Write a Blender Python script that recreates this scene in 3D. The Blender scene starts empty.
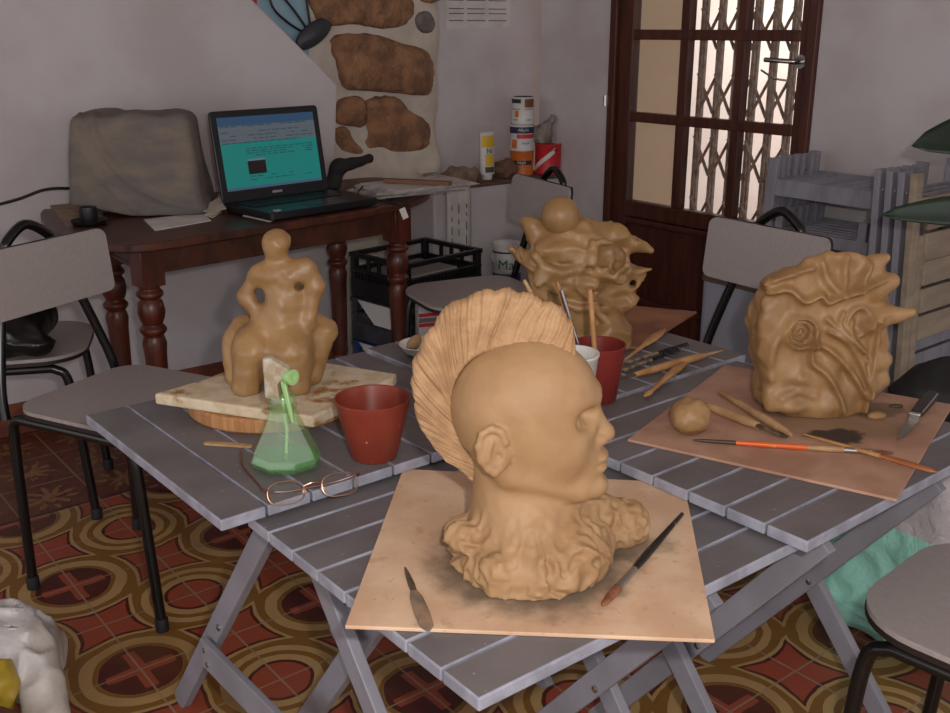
import bpy, bmesh, math, random
import numpy as np
from mathutils import Vector, Matrix
random.seed(7); rng = np.random.default_rng(5)
sc = bpy.context.scene; COL = sc.collection
PI = math.pi; rad = math.radians
# ------------------------------------------------------------------ camera
F, PIT, H = 1020.0, 0.312, 1.25
cp, sp = math.cos(PIT), math.sin(PIT)
cd = bpy.data.cameras.new('camera'); cam = bpy.data.objects.new('camera', cd); COL.objects.link(cam)
cam.location = (0, 0, H); cam.rotation_euler = (PI/2 - PIT, 0, 0)
cd.sensor_width = 36; cd.lens = F/950*36; cd.clip_start = 0.02
sc.camera = cam
def ray(x, y):
    a = (x-475)/F; b = -(y-356.5)/F
    return Vector((a, cp+b*sp, b*cp-sp))
O_ = Vector((0, 0, H))
def at(x, y, z):                      # point of a horizontal surface at height z seen at a pixel
    d = ray(x, y); return O_ + d*((z-H)/d.z)
def atY(x, y, Y):                     # point of the upright plane at depth Y seen at a pixel
    d = ray(x, y); return O_ + d*(Y/d.y)
def V(*a): return Vector(a)
# ------------------------------------------------------------------ materials
def lin(c):
    return tuple((v/255/12.92 if v/255 <= .04045 else ((v/255+.055)/1.055)**2.4) for v in c)
class NT:
    def __init__(s, name):
        s.m = bpy.data.materials.new(name); s.m.use_nodes = True
        s.t = s.m.node_tree; s.n = s.t.nodes; s.b = s.n['Principled BSDF']; s._tc = None
    def tc(s):
        if not s._tc: s._tc = s.n.new('ShaderNodeTexCoord')
        return s._tc.outputs['Object']
    def link(s, a, b): s.t.links.new(a, b)
    def put(s, sock, v):
        if isinstance(v, bpy.types.NodeSocket): s.link(v, sock)
        else: sock.default_value = v
    def math(s, op, a, b=0.0, c=0.0, clamp=False):
        n = s.n.new('ShaderNodeMath'); n.operation = op; n.use_clamp = clamp
        for i, v in enumerate((a, b, c)): s.put(n.inputs[i], v)
        return n.outputs[0]
    def mix(s, f, a, b):
        n = s.n.new('ShaderNodeMix'); n.data_type = 'RGBA'
        s.put(n.inputs['Factor'], f)
        for k, v in (('A', a), ('B', b)):
            i = [q for q in n.inputs if q.name == k and q.type == 'RGBA'][0]
            s.put(i, v if isinstance(v, bpy.types.NodeSocket) else (*v[:3], 1))
        return [q for q in n.outputs if q.type == 'RGBA'][0]
    def noise(s, scale, detail=3, rough=.55, vec=None, dist=0):
        n = s.n.new('ShaderNodeTexNoise'); n.inputs['Scale'].default_value = scale
        n.inputs['Detail'].default_value = detail; n.inputs['Roughness'].default_value = rough
        n.inputs['Distortion'].default_value = dist
        s.link(vec if vec is not None else s.tc(), n.inputs['Vector']); return n.outputs['Fac']
    def mapping(s, scale=(1, 1, 1), rot=(0, 0, 0), loc=(0, 0, 0)):
        n = s.n.new('ShaderNodeMapping'); n.inputs['Scale'].default_value = scale
        n.inputs['Rotation'].default_value = rot; n.inputs['Location'].default_value = loc
        s.link(s.tc(), n.inputs['Vector']); return n.outputs[0]
    def ramp(s, f, lo, hi):
        n = s.n.new('ShaderNodeMapRange'); n.interpolation_type = 'SMOOTHSTEP'
        s.put(n.inputs[0], f); n.inputs[1].default_value = lo; n.inputs[2].default_value = hi
        return n.outputs[0]
    def sep(s, v):
        n = s.n.new('ShaderNodeSeparateXYZ'); s.link(v, n.inputs[0]); return n.outputs
    def bump(s, h, strength=.3, dist=.01):
        n = s.n.new('ShaderNodeBump'); n.inputs['Strength'].default_value = strength
        n.inputs['Distance'].default_value = dist; s.link(h, n.inputs['Height'])
        s.link(n.outputs[0], s.b.inputs['Normal'])
    def col(s, v): s.put(s.b.inputs['Base Color'], v if isinstance(v, bpy.types.NodeSocket) else (*v, 1))
def mat(name, c, rough=.6, metal=0, c2=None, scale=12, lo=.35, hi=.65, bump=0, bscale=60, detail=4, spec=None, stretch=None, bdist=.004, speck=None):
    t = NT(name); t.b.inputs['Roughness'].default_value = rough; t.b.inputs['Metallic'].default_value = metal
    if spec is not None: t.b.inputs['Specular IOR Level'].default_value = spec
    vec = t.mapping(scale=stretch) if stretch else None
    a = lin(c)
    if c2:
        k = t.mix(t.ramp(t.noise(scale, detail, vec=vec), lo, hi), a, lin(c2))
        if speck: k = t.mix(t.math('MULTIPLY', t.ramp(t.noise(speck[1], 2), speck[2], speck[2]+.05), .8), k, lin(speck[0]))
        t.col(k)
    else: t.col(a)
    if bump: t.bump(t.noise(bscale, 5, vec=vec), bump, bdist)
    return t.m
def glow(name, c, s=1.0):
    t = NT(name); t.col((0, 0, 0)); t.b.inputs['Emission Color'].default_value = (*lin(c), 1)
    t.b.inputs['Emission Strength'].default_value = s; t.b.inputs['Roughness'].default_value = .35; return t.m
# ------------------------------------------------------------------ mesh builder
WM = {}
class MB:
    def __init__(s): s.v = []; s.f = []
    def add(s, vs, fs):
        o = len(s.v); s.v += [Vector(p) for p in vs]; s.f += [tuple(i+o for i in f) for f in fs]; return s
    def box(s, c, d, rz=0, R=None):
        M = R if R is not None else Matrix.Rotation(rz, 3, 'Z')
        vs = [Vector(c)+M@Vector((x*d[0]/2, y*d[1]/2, z*d[2]/2)) for x in (-1, 1) for y in (-1, 1) for z in (-1, 1)]
        return s.add(vs, [(0, 1, 3, 2), (4, 6, 7, 5), (0, 4, 5, 1), (2, 3, 7, 6), (0, 2, 6, 4), (1, 5, 7, 3)])
    def bar(s, p, q, w, h, up=(0, 0, 1)):     # w along cross(dir,up), h along the remaining axis
        p, q = Vector(p), Vector(q); d = (q-p); L = d.length; d.normalize()
        a = d.cross(Vector(up)); a.normalize(); b = a.cross(d)
        R = Matrix((d, a, b)).transposed()
        return s.box((p+q)/2, (L, w, h), R=R)
    def tube(s, pts, r, seg=10, closed=False, cap=True):
        pts = [Vector(p) for p in pts]; n = len(pts); o = len(s.v)
        rs = r if isinstance(r, (list, tuple)) else [r]*n
        T = []
        for i in range(n):
            a = pts[(i-1) % n] if (closed or i > 0) else pts[i]; b = pts[(i+1) % n] if (closed or i < n-1) else pts[i]
            T.append((b-a).normalized())
        u = T[0].orthogonal().normalized()
        for i in range(n):
            u = (u - T[i]*u.dot(T[i]));
            u = u.normalized() if u.length > 1e-6 else T[i].orthogonal().normalized()
            w = T[i].cross(u)
            for k in range(seg):
                an = 2*PI*k/seg; s.v.append(pts[i]+(u*math.cos(an)+w*math.sin(an))*rs[i])
        m = n if closed else n-1
        for i in range(m):
            for k in range(seg):
                a = o+i*seg+k; b = o+i*seg+(k+1) % seg; c = o+((i+1) % n)*seg+(k+1) % seg; d = o+((i+1) % n)*seg+k
                s.f.append((a, b, c, d))
        if cap and not closed:
            s.f.append(tuple(o+k for k in reversed(range(seg)))); s.f.append(tuple(o+(n-1)*seg+k for k in range(seg)))
        return s
    def lathe(s, prof, c=(0, 0, 0), seg=28, axis=None, close=True):   # prof: (r, z) list
        o = len(s.v); R = Vector((0, 0, 1)).rotation_difference(Vector(axis).normalized()).to_matrix() if axis else Matrix.Identity(3)
        c = Vector(c); n = len(prof)
        for r, z in prof:
            for k in range(seg):
                a = 2*PI*k/seg; s.v.append(c+R@Vector((r*math.cos(a), r*math.sin(a), z)))
        for i in range(n-1):
            for k in range(seg):
                s.f.append((o+i*seg+k, o+i*seg+(k+1) % seg, o+(i+1)*seg+(k+1) % seg, o+(i+1)*seg+k))
        if close:
            s.f.append(tuple(o+k for k in reversed(range(seg)))); s.f.append(tuple(o+(n-1)*seg+k for k in range(seg)))
        return s
    def prism(s, poly, z0, z1, fr=None):      # poly in (x,y); fr maps (x,y,z)->Vector
        fr = fr or (lambda x, y, z: Vector((x, y, z))); n = len(poly)
        A = sum(poly[i][0]*poly[(i+1) % n][1]-poly[(i+1) % n][0]*poly[i][1] for i in range(n))
        if A < 0: poly = poly[::-1]
        vs = [fr(x, y, z0) for x, y in poly]+[fr(x, y, z1) for x, y in poly]
        return s.add(vs, [tuple(reversed(range(n))), tuple(range(n, 2*n))]+[(i, (i+1) % n, n+(i+1) % n, n+i) for i in range(n)])
    def grid(s, fn, nu, nv, closeu=False):
        o = len(s.v)
        for i in range(nu+1):
            for j in range(nv+1): s.v.append(Vector(fn(i/nu, j/nv)))
        for i in range(nu):
            for j in range(nv):
                a = o+i*(nv+1)+j; s.f.append((a, a+nv+1, a+nv+2, a+1))
        return s
    def build(s, name, m, parent=None, world=True, bevel=0, smooth=35, solid=0, subs=0, bseg=2, fix=True, edge_m=None):
        vs = s.v; loc = None
        if parent is not None:
            if world: Mi = WM[parent].inverted(); vs = [Mi@p for p in vs]
        else:
            xs = [p.x for p in vs]; ys = [p.y for p in vs]; zs = [p.z for p in vs]
            loc = Vector(((min(xs)+max(xs))/2, (min(ys)+max(ys))/2, min(zs))); vs = [p-loc for p in vs]
        me = bpy.data.meshes.new(name); me.from_pydata([tuple(p) for p in vs], [], s.f); me.validate()
        if fix:
            bm = bmesh.new(); bm.from_mesh(me); bmesh.ops.recalc_face_normals(bm, faces=bm.faces[:]); bm.to_mesh(me); bm.free()
        o = bpy.data.objects.new(name, me); COL.objects.link(o)
        if m: me.materials.append(m)
        if parent is not None: o.parent = parent; WM[o] = WM[parent].copy()
        else: o.location = loc; WM[o] = Matrix.Translation(loc)
        if smooth:
            for p in me.polygons: p.use_smooth = True
            if smooth < 180: me.set_sharp_from_angle(angle=rad(smooth))
        if solid:
            md = o.modifiers.new('solid', 'SOLIDIFY'); md.thickness = solid; md.offset = 0
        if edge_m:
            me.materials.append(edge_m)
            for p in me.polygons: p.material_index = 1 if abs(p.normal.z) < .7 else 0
        if bevel:
            md = o.modifiers.new('bevel', 'BEVEL'); md.width = bevel; md.material = 1 if edge_m else -1; md.segments = bseg; md.limit_method = 'ANGLE'; md.angle_limit = rad(40)
            md.harden_normals = False
        if subs:
            md = o.modifiers.new('subd', 'SUBSURF'); md.levels = subs; md.render_levels = subs
        return o
def arrmesh(name, v, f, m, parent=None, smooth=True):
    Mi = WM[parent].inverted() if parent is not None else None
    if parent is None:
        loc = Vector((float((v[:, 0].min()+v[:, 0].max())/2), float((v[:, 1].min()+v[:, 1].max())/2), float(v[:, 2].min())))
        v = v-np.array(loc)
    else:
        A = np.array(Mi); v = v@A[:3, :3].T+A[:3, 3]
    me = bpy.data.meshes.new(name); me.from_pydata(v.tolist(), [], f.tolist()); me.update()
    o = bpy.data.objects.new(name, me); COL.objects.link(o); me.materials.append(m)
    if parent is None: o.location = loc; WM[o] = Matrix.Translation(loc)
    else: o.parent = parent; WM[o] = WM[parent].copy()
    if smooth: me.polygons.foreach_set('use_smooth', [True]*len(me.polygons))
    return o
def tag(o, label, cat, group=None):
    o['label'] = label; o['category'] = cat
    if group: o['group'] = group
    return o
def thing(name, label, cat, loc, rz=0, group=None):
    o = bpy.data.objects.new(name, None); COL.objects.link(o); o.empty_display_size = .05
    o.location = loc; o.rotation_euler = (0, 0, rz)
    WM[o] = Matrix.Translation(Vector(loc))@Matrix.Rotation(rz, 4, 'Z')
    return tag(o, label, cat, group)
def struct(o): o['kind'] = 'structure'; return o
def dup(root, loc, rz, label, group=None, tilt=None):
    r = root.copy(); COL.objects.link(r); r.location = loc; r.rotation_euler = (0, 0, rz) if tilt is None else tilt
    r['label'] = label
    if group: r['group'] = group
    for ch in list(root.children):
        c = ch.copy(); COL.objects.link(c); c.parent = r
        for g in list(ch.children):
            d = g.copy(); COL.objects.link(d); d.parent = c
    return r
def smoothpath(pts, n=8, closed=False):
    P = [Vector(p) for p in pts]; out = []; L = len(P)
    rng_ = range(L if closed else L-1)
    for i in rng_:
        p0 = P[(i-1) % L] if (closed or i > 0) else P[i]; p1 = P[i]; p2 = P[(i+1) % L]
        p3 = P[(i+2) % L] if (closed or i < L-2) else p2
        for k in range(n):
            t = k/n
            out.append(.5*((2*p1)+(p2-p0)*t+(2*p0-5*p1+4*p2-p3)*t*t+(3*p1-p0-3*p2+p3)*t**3))
    if not closed: out.append(P[-1])
    return out
def text(body, size, fr, m, name, parent, extrude=.0002, align='CENTER'):   # fr: (x,y)->world point
    cu = bpy.data.curves.new('lettering', 'FONT'); cu.body = body; cu.size = size; cu.align_x = align; cu.align_y = 'CENTER'
    cu.resolution_u = 3
    ob = bpy.data.objects.new('lettering', cu); COL.objects.link(ob)
    dg = bpy.context.evaluated_depsgraph_get(); me = bpy.data.meshes.new_from_object(ob.evaluated_get(dg))
    bpy.data.objects.remove(ob); bpy.data.curves.remove(cu)
    mb = MB(); mb.v = [fr(v.co.x, v.co.y) for v in me.vertices]; mb.f = [tuple(p.vertices) for p in me.polygons]
    bpy.data.meshes.remove(me)
    return mb.build(name, m, parent, smooth=0, fix=False)
# ------------------------------------------------------------------ implicit sculpting
class Field:
    def __init__(s, lo, hi, h):
        s.lo = np.array(lo, np.float32); s.h = h
        ax = [np.arange(lo[i], hi[i]+h, h, dtype=np.float32) for i in range(3)]
        s.X, s.Y, s.Z = np.meshgrid(*ax, indexing='ij'); s.D = np.full(s.X.shape, 9.0, np.float32)
    def ell(s, c, r, R=None):
        x, y, z = s.X-c[0], s.Y-c[1], s.Z-c[2]
        if R is not None:
            R = np.array(R.inverted(), np.float32)
            x, y, z = R[0, 0]*x+R[0, 1]*y+R[0, 2]*z, R[1, 0]*x+R[1, 1]*y+R[1, 2]*z, R[2, 0]*x+R[2, 1]*y+R[2, 2]*z
        if not hasattr(r, '__len__'): return np.sqrt(x*x+y*y+z*z)-r
        k0 = np.sqrt((x/r[0])**2+(y/r[1])**2+(z/r[2])**2)+1e-6
        k1 = np.sqrt((x/r[0]**2)**2+(y/r[1]**2)**2+(z/r[2]**2)**2)+1e-6
        return k0*(k0-1)/k1
    def cap(s, a, b, ra, rb=None):
        rb = ra if rb is None else rb; a = np.array(a, np.float32); b = np.array(b, np.float32); d = b-a
        x, y, z = s.X-a[0], s.Y-a[1], s.Z-a[2]
        t = np.clip((x*d[0]+y*d[1]+z*d[2])/float(d@d), 0, 1)
        return np.sqrt((x-t*d[0])**2+(y-t*d[1])**2+(z-t*d[2])**2)-(ra+(rb-ra)*t)
    def rbox(s, c, d, r, R=None):
        x, y, z = s.X-c[0], s.Y-c[1], s.Z-c[2]
        if R is not None:
            R = np.array(R.inverted(), np.float32)
            x, y, z = R[0, 0]*x+R[0, 1]*y+R[0, 2]*z, R[1, 0]*x+R[1, 1]*y+R[1, 2]*z, R[2, 0]*x+R[2, 1]*y+R[2, 2]*z
        q = [np.abs(x)-d[0]/2+r, np.abs(y)-d[1]/2+r, np.abs(z)-d[2]/2+r]
        return np.sqrt(sum(np.maximum(k, 0)**2 for k in q))+np.minimum(np.maximum(np.maximum(q[0], q[1]), q[2]), 0)-r
    def add(s, d, k=.01):
        h = np.clip(.5+.5*(s.D-d)/k, 0, 1); s.D = s.D*(1-h)+d*h-k*h*(1-h); return s
    def sub(s, d, k=.005):
        h = np.clip(.5-.5*(s.D+d)/k, 0, 1); s.D = s.D*(1-h)-d*h+k*h*(1-h); return s
    def cut_below(s, z): s.D = np.maximum(s.D, z-s.Z); return s
    def noise(s, f, seed=0, warp=None):
        g = np.random.default_rng(seed).random((32, 32, 32)).astype(np.float32)
        X, Y, Z = (s.X*f, s.Y*f, s.Z*f) if np.isscalar(f) else (s.X*f[0], s.Y*f[1], s.Z*f[2])
        if warp is not None: X = X+warp[0]; Y = Y+warp[1]; Z = Z+warp[2]
        ix, iy, iz = np.floor(X).astype(int), np.floor(Y).astype(int), np.floor(Z).astype(int)
        fx, fy, fz = X-ix, Y-iy, Z-iz
        fx, fy, fz = [q*q*(3-2*q) for q in (fx, fy, fz)]
        G = lambda a, b, c: g[(ix+a) & 31, (iy+b) & 31, (iz+c) & 31]
        L = lambda a, b, t: a+(b-a)*t
        return L(L(L(G(0, 0, 0), G(1, 0, 0), fx), L(G(0, 1, 0), G(1, 1, 0), fx), fy),
                 L(L(G(0, 0, 1), G(1, 0, 1), fx), L(G(0, 1, 1), G(1, 1, 1), fx), fy), fz)
    def mesh(s):
        D = s.D; S = D < 0; n = np.array(D.shape)-1
        c = np.zeros(n, np.int8)
        for a in (0, 1):
            for b in (0, 1):
                for d in (0, 1): c += S[a:n[0]+a, b:n[1]+b, d:n[2]+d]
        I, J, K = np.nonzero((c > 0) & (c < 8)); idx = np.full(n, -1, np.int64); idx[I, J, K] = np.arange(len(I))
        acc = np.zeros((len(I), 3)); cnt = np.zeros(len(I))
        for ax in range(3):
            for p in (0, 1):
                for q in (0, 1):
                    o = [0, 0, 0]; oth = [k for k in range(3) if k != ax]; o[oth[0]] = p; o[oth[1]] = q
                    e = list(o); e[ax] = 1
                    da = D[I+o[0], J+o[1], K+o[2]]; db = D[I+e[0], J+e[1], K+e[2]]
                    m = (da < 0) != (db < 0); t = da/np.where(m, da-db, 1)
                    pos = np.array(o, float)[None, :].repeat(len(I), 0); pos[:, ax] = t
                    acc[m] += pos[m]; cnt += m
        v = s.lo+s.h*(np.stack([I, J, K], 1)+acc/cnt[:, None])
        Fc = []
        for ax in range(3):
            A = np.moveaxis(S, ax, 0) if ax == 0 else (np.transpose(S, (1, 2, 0)) if ax == 1 else np.transpose(S, (2, 0, 1)))
            Q = idx if ax == 0 else (np.transpose(idx, (1, 2, 0)) if ax == 1 else np.transpose(idx, (2, 0, 1)))
            m = A[:-1, 1:-1, 1:-1] != A[1:, 1:-1, 1:-1]
            i, j, k = np.nonzero(m); j1 = j+1; k1 = k+1
            quad = np.stack([Q[i, j1-1, k1-1], Q[i, j1, k1-1], Q[i, j1, k1], Q[i, j1-1, k1]], 1)
            fl = ~A[i, j1, k1]; quad[fl] = quad[fl][:, ::-1]; Fc.append(quad)
        f = np.concatenate(Fc); f = f[(f >= 0).all(1)]
        return v, f
# ------------------------------------------------------------------ palette
wall_m = mat('plaster', (196, 189, 190), .85, c2=(182, 173, 172), scale=3, bump=.12, bscale=40)
rough_plaster = mat('lime_plaster', (200, 189, 175), .9, c2=(186, 174, 160), scale=9, bump=.5, bscale=22, bdist=.012)
stone_m = mat('sandstone', (160, 116, 82), .9, c2=(120, 86, 64), scale=15, bump=1.0, bscale=38, bdist=.02)
stone_grey = mat('grey_stone', (122, 112, 108), .9, c2=(98, 88, 84), scale=20, bump=.6, bscale=40)
base_tile = mat('terracotta', (128, 66, 44), .6, c2=(110, 54, 36), scale=8)
door_wood = mat('door_wood', (84, 40, 26), .45, c2=(62, 28, 18), scale=5, stretch=(8, 8, .8), bump=.1, bscale=12)
desk_wood = mat('desk_wood', (84, 44, 27), .36, c2=(52, 26, 17), scale=9, stretch=(1, 3, 1), bump=.1, bscale=16)
leg_wood = mat('turned_wood', (92, 42, 26), .34, c2=(66, 28, 18), scale=10, stretch=(4, 4, .6))
grey_paint = mat('grey_paint', (138, 136, 144), .5, c2=(126, 124, 131), scale=7, bump=.06, bscale=50)  # legs and rails lighter than the tops: their brighter light is painted in
grey_top = mat('grey_speckled_top', (112, 107, 109), .45, c2=(99, 94, 95), scale=7, speck=((158, 146, 132), 110, .70), bump=.06, bscale=50)
grey_edge = mat('flash_lit_slat_edge', (160, 161, 174), .5, c2=(134, 134, 144), scale=20)  # slat sides and bevels paler: flash light put into the colour
grey_wood = mat('grey_wood', (140, 138, 146), .6, c2=(122, 120, 128), scale=6, stretch=(5, 5, 1), bump=.08)
beige_wood = mat('beige_wood', (158, 142, 122), .6, c2=(140, 124, 106), scale=6, stretch=(1, 5, 5))
laminate = mat('grey_laminate', (160, 151, 147), .38, c2=(150, 141, 138), scale=40, stretch=(2, 14, 2), bump=.05, bscale=90)
black_edge = mat('dark_edge', (34, 24, 20), .5)
black_tube = mat('black_enamel', (16, 15, 15), .25, c2=(36, 22, 16), scale=30, lo=.66, hi=.72)
rubber = mat('rubber', (14, 13, 13), .7)
board_m = mat('hardboard', (214, 176, 142), .75, c2=(196, 152, 118), scale=9, speck=((170, 120, 80), 34, .66), bump=.08, bscale=120)
board_red = mat('reddish_hardboard', (190, 146, 124), .72, c2=(170, 124, 102), scale=8, speck=((120, 86, 60), 26, .66), bump=.08, bscale=120)
board_dark = mat('wet_hardboard', (160, 104, 66), .5, c2=(120, 70, 44), scale=7, bump=.05)
clay_dry = mat('dry_clay', (168, 133, 94), .6, c2=(156, 121, 83), scale=14, bump=.22, bscale=90, bdist=.003)
clay_rough = mat('rough_clay', (178, 141, 101), .62, c2=(156, 120, 83), scale=30, bump=.5, bscale=110, bdist=.004)
clay_wet = mat('wet_clay', (158, 122, 78), .43, c2=(140, 105, 64), scale=12, bump=.3, bscale=55, bdist=.004)
clay_relief = mat('ochre_clay', (160, 124, 82), .5, c2=(140, 105, 66), scale=14, bump=.25, bscale=80, bdist=.003)
steel = mat('steel', (190, 188, 184), .25, 1)
black_plastic = mat('black_plastic', (20, 20, 22), .4)
white_paint = mat('white_plastic', (214, 210, 204), .4)
paper_m = mat('paper', (206, 200, 194), .8, c2=(190, 184, 178), scale=12)
ink = mat('ink', (40, 38, 40), .8)
# ------------------------------------------------------------------ the room
B0 = Vector((-1.52, 3.03)); SA = rad(37.5); S2 = Vector((math.cos(SA), math.sin(SA))); N2 = Vector((-S2.y, S2.x))
def WP(s, n, z): p = B0+S2*s+N2*n; return Vector((p.x, p.y, z))
W0 = Vector((.53, 4.08)); D2 = Vector((.616, -.788)); M2 = Vector((.788, .616))
def DP(s, n, z): p = W0+D2*s+M2*n; return Vector((p.x, p.y, z))
def upright(org, ax, nz):      # frame with x along a wall, y up, z out along n
    return lambda x, y, z: org(x, z, y)
# floor: encaustic tiles, pattern repeats every two tiles
T = .209
t = NT('encaustic_tiles'); t.b.inputs['Roughness'].default_value = .42
px_, py_, _ = t.sep(t.tc()); wob = t.math('MULTIPLY', t.math('SUBTRACT', t.noise(14, 2), .5), .06)
i_ = t.math('ADD', t.math('DIVIDE', px_, T), wob); j_ = t.math('ADD', t.math('DIVIDE', py_, T), wob)
def per(c): return t.math('ABSOLUTE', t.math('SUBTRACT', c, t.math('MULTIPLY', t.math('ROUND', t.math('MULTIPLY', c, .5)), 2)))
A, B = per(i_), per(j_)
A1, B1 = t.math('SUBTRACT', 1, A), t.math('SUBTRACT', 1, B)
def hyp(a, b): return t.math('SQRT', t.math('ADD', t.math('MULTIPLY', a, a), t.math('MULTIPLY', b, b)))
dX, dO = hyp(A, B), hyp(A1, B1)
def dia(a, b):
    m = t.math('MAXIMUM', a, b); n = t.math('MINIMUM', a, b); q = t.math('DIVIDE', n, t.math('MAXIMUM', m, .001))
    return t.math('MULTIPLY', m, t.math('SUBTRACT', 1, t.math('MULTIPLY', t.math('MULTIPLY', q, q), .24)))
fR = t.math('MINIMUM', dia(A1, B), dia(A, B1))
lt = lambda a, v: t.math('LESS_THAN', a, v)
cream, must, maroon, red = lin((176, 142, 92)), lin((130, 90, 38)), lin((80, 31, 26)), lin((154, 70, 48))
k = t.mix(lt(t.math('MINIMUM', dX, dO), .575), must, cream)
k = t.mix(lt(t.math('ABSOLUTE', t.math('SUBTRACT', dO, .455)), .035), k, must)
k = t.mix(lt(t.math('ABSOLUTE', t.math('SUBTRACT', dX, .43)), .022), k, must)
k = t.mix(lt(fR, .375), k, must); k = t.mix(lt(fR, .345), k, cream)
k = t.mix(lt(dO, .325), k, maroon); k = t.mix(lt(dO, .285), k, red)
k = t.mix(lt(dX, .405), k, maroon)
arm = t.math('MULTIPLY', lt(t.math('MINIMUM', A, B), .065), lt(dX, .34)); k = t.mix(arm, k, red)
k = t.mix(lt(fR, .30), k, maroon); k = t.mix(lt(fR, .26), k, red)
fa = t.math('SUBTRACT', t.math('FRACT', i_), .5); fb = t.math('SUBTRACT', t.math('FRACT', j_), .5)
pet = t.math('ADD', .24, t.math('MULTIPLY', t.math('COSINE', t.math('MULTIPLY', t.math('ARCTAN2', fb, fa), 10)), .14))
kb = t.mix(lt(hyp(fa, fb), pet), lin((104, 48, 32)), lin((146, 104, 62)))
kb = t.mix(t.ramp(t.noise(30, 2), .5, .6), kb, lin((84, 40, 28)))
k = t.mix(lt(i_, -2.06), k, kb); k = t.mix(lt(t.math('ABSOLUTE', t.math('ADD', i_, 2.06)), .03), k, lin((40, 22, 16)))
k = t.mix(t.math('MULTIPLY', t.ramp(t.noise(5, 4), .4, .75), .35), k, lin((120, 84, 50)))
g0 = t.math('DIVIDE', px_, T); g1 = t.math('DIVIDE', py_, T)
gd = t.math('MINIMUM', t.math('ABSOLUTE', t.math('SUBTRACT', g0, t.math('ROUND', g0))), t.math('ABSOLUTE', t.math('SUBTRACT', g1, t.math('ROUND', g1))))
k = t.mix(t.math('MULTIPLY', lt(gd, .011), .75), k, lin((150, 128, 104)))
t.col(k); t.bump(lt(gd, .011), .3, -.002); floor_m = t.m
fl = MB().box((0, 0, -.05), (12, 12, .1)).build('floor', floor_m, smooth=0)
yaw = .901; fl.location = (-.944, 2.118, -.1); fl.rotation_euler = (0, 0, -yaw)
for v in fl.data.vertices: v.co.z += .0
struct(fl)
# stair wall on the left, its sloping top, and the wall with the stone pillar behind it
stair = [(-2.6, 0), (1.262, 0), (1.268, .80), (1.29, 1.055), (.977, 1.338), (.2, 2.04), (-.4, 2.58), (-2.6, 2.58)]
struct(MB().prism(stair, 0, .10, upright(WP, 0, 0)).build('wall_left', wall_m, smooth=0, bevel=.008))
struct(MB().prism([(-2.6, 0), (1.25, 0), (1.25, .105), (-2.6, .105)], -.012, 0, upright(WP, 0, 0)).build('baseboard_left', base_tile, smooth=0, bevel=.003))
wb = struct(MB().prism([(-2.6, 0), (2.45, 0), (2.45, 2.6), (-2.6, 2.6)], .12, .25, upright(WP, 0, 0)).build('wall_back', wall_m, smooth=0))
# pillar of rough plaster with set-in stones
def bulge(u, v):
    s = 1.22+u*.60; z = v*2.6
    edge = min(1, min(u, 1-u)*14); b = .030*edge + .008*math.sin(9*z+3*u) + .006*math.sin(23*z+17*u)
    b += .05*math.exp(-((z-.70)/.10)**2)*edge + (.02 if z < .62 else 0)*edge
    return WP(s, .118-b, z)
pil = struct(MB().grid(bulge, 24, 120).build('wall_pillar', rough_plaster, smooth=180))
def stone(outl, m, name='stone'):
    cx = sum(p[0] for p in outl)/len(outl); cz = sum(p[1] for p in outl)/len(outl)
    ring = smoothpath([Vector((x, z, 0)) for x, z in outl], 6, True); mb = MB(); n = len(ring)
    rnd = random.Random(len(outl)*7+int(cx*100))
    jit = [rnd.uniform(-.004, .004) for _ in ring]
    for kk, (f, h) in enumerate(((1.0, .06), (1.0, .088), (.93, .102), (.75, .108), (.4, .111), (.02, .112))):
        for q, p in enumerate(ring):
            g = f + jit[q]*(6 if f > .8 else 2)
            hh = h + (.003*math.sin(47*(cx+(p.x-cx)*f))*math.cos(51*(cz+(p.y-cz)*f)) if kk > 1 else 0)
            mb.v.append(WP(cx+(p.x-cx)*g, .178-hh-.01, cz+(p.y-cz)*g))
    for kk in range(5):
        for q in range(n): mb.f.append((kk*n+q, kk*n+(q+1) % n, (kk+1)*n+(q+1) % n, (kk+1)*n+q))
    return mb.build(name, m, pil, smooth=60)
stone([(1.33, 1.215), (1.47, 1.228), (1.62, 1.195), (1.735, 1.165), (1.775, 1.10), (1.765, 1.03), (1.72, .995), (1.55, 1.015), (1.37, 1.035), (1.345, 1.12)], stone_m)
stone([(1.25, 1.40), (1.45, 1.42), (1.67, 1.36), (1.66, 1.275), (1.56, 1.245), (1.42, 1.262), (1.28, 1.265)], stone_m)
stone([(1.33, .985), (1.39, 1.005), (1.447, .99), (1.445, .895), (1.40, .893), (1.325, .912)], stone_m)
stone([(1.318, .885), (1.36, .895), (1.385, .85), (1.43, .80), (1.40, .782), (1.34, .80), (1.312, .845)], stone_m)
stone([(1.455, .975), (1.52, 1.0), (1.60, .99), (1.66, .935), (1.73, .90), (1.755, .85), (1.73, .79), (1.62, .772), (1.50, .77), (1.435, .82), (1.455, .87)], stone_m)
stone([(1.70, 1.30), (1.745, 1.31), (1.775, 1.27), (1.755, 1.232), (1.715, 1.235), (1.692, 1.265)], stone_grey)
stone([(1.70, 1.42), (1.80, 1.42), (1.80, 1.35), (1.71, 1.345)], stone_m)
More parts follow.
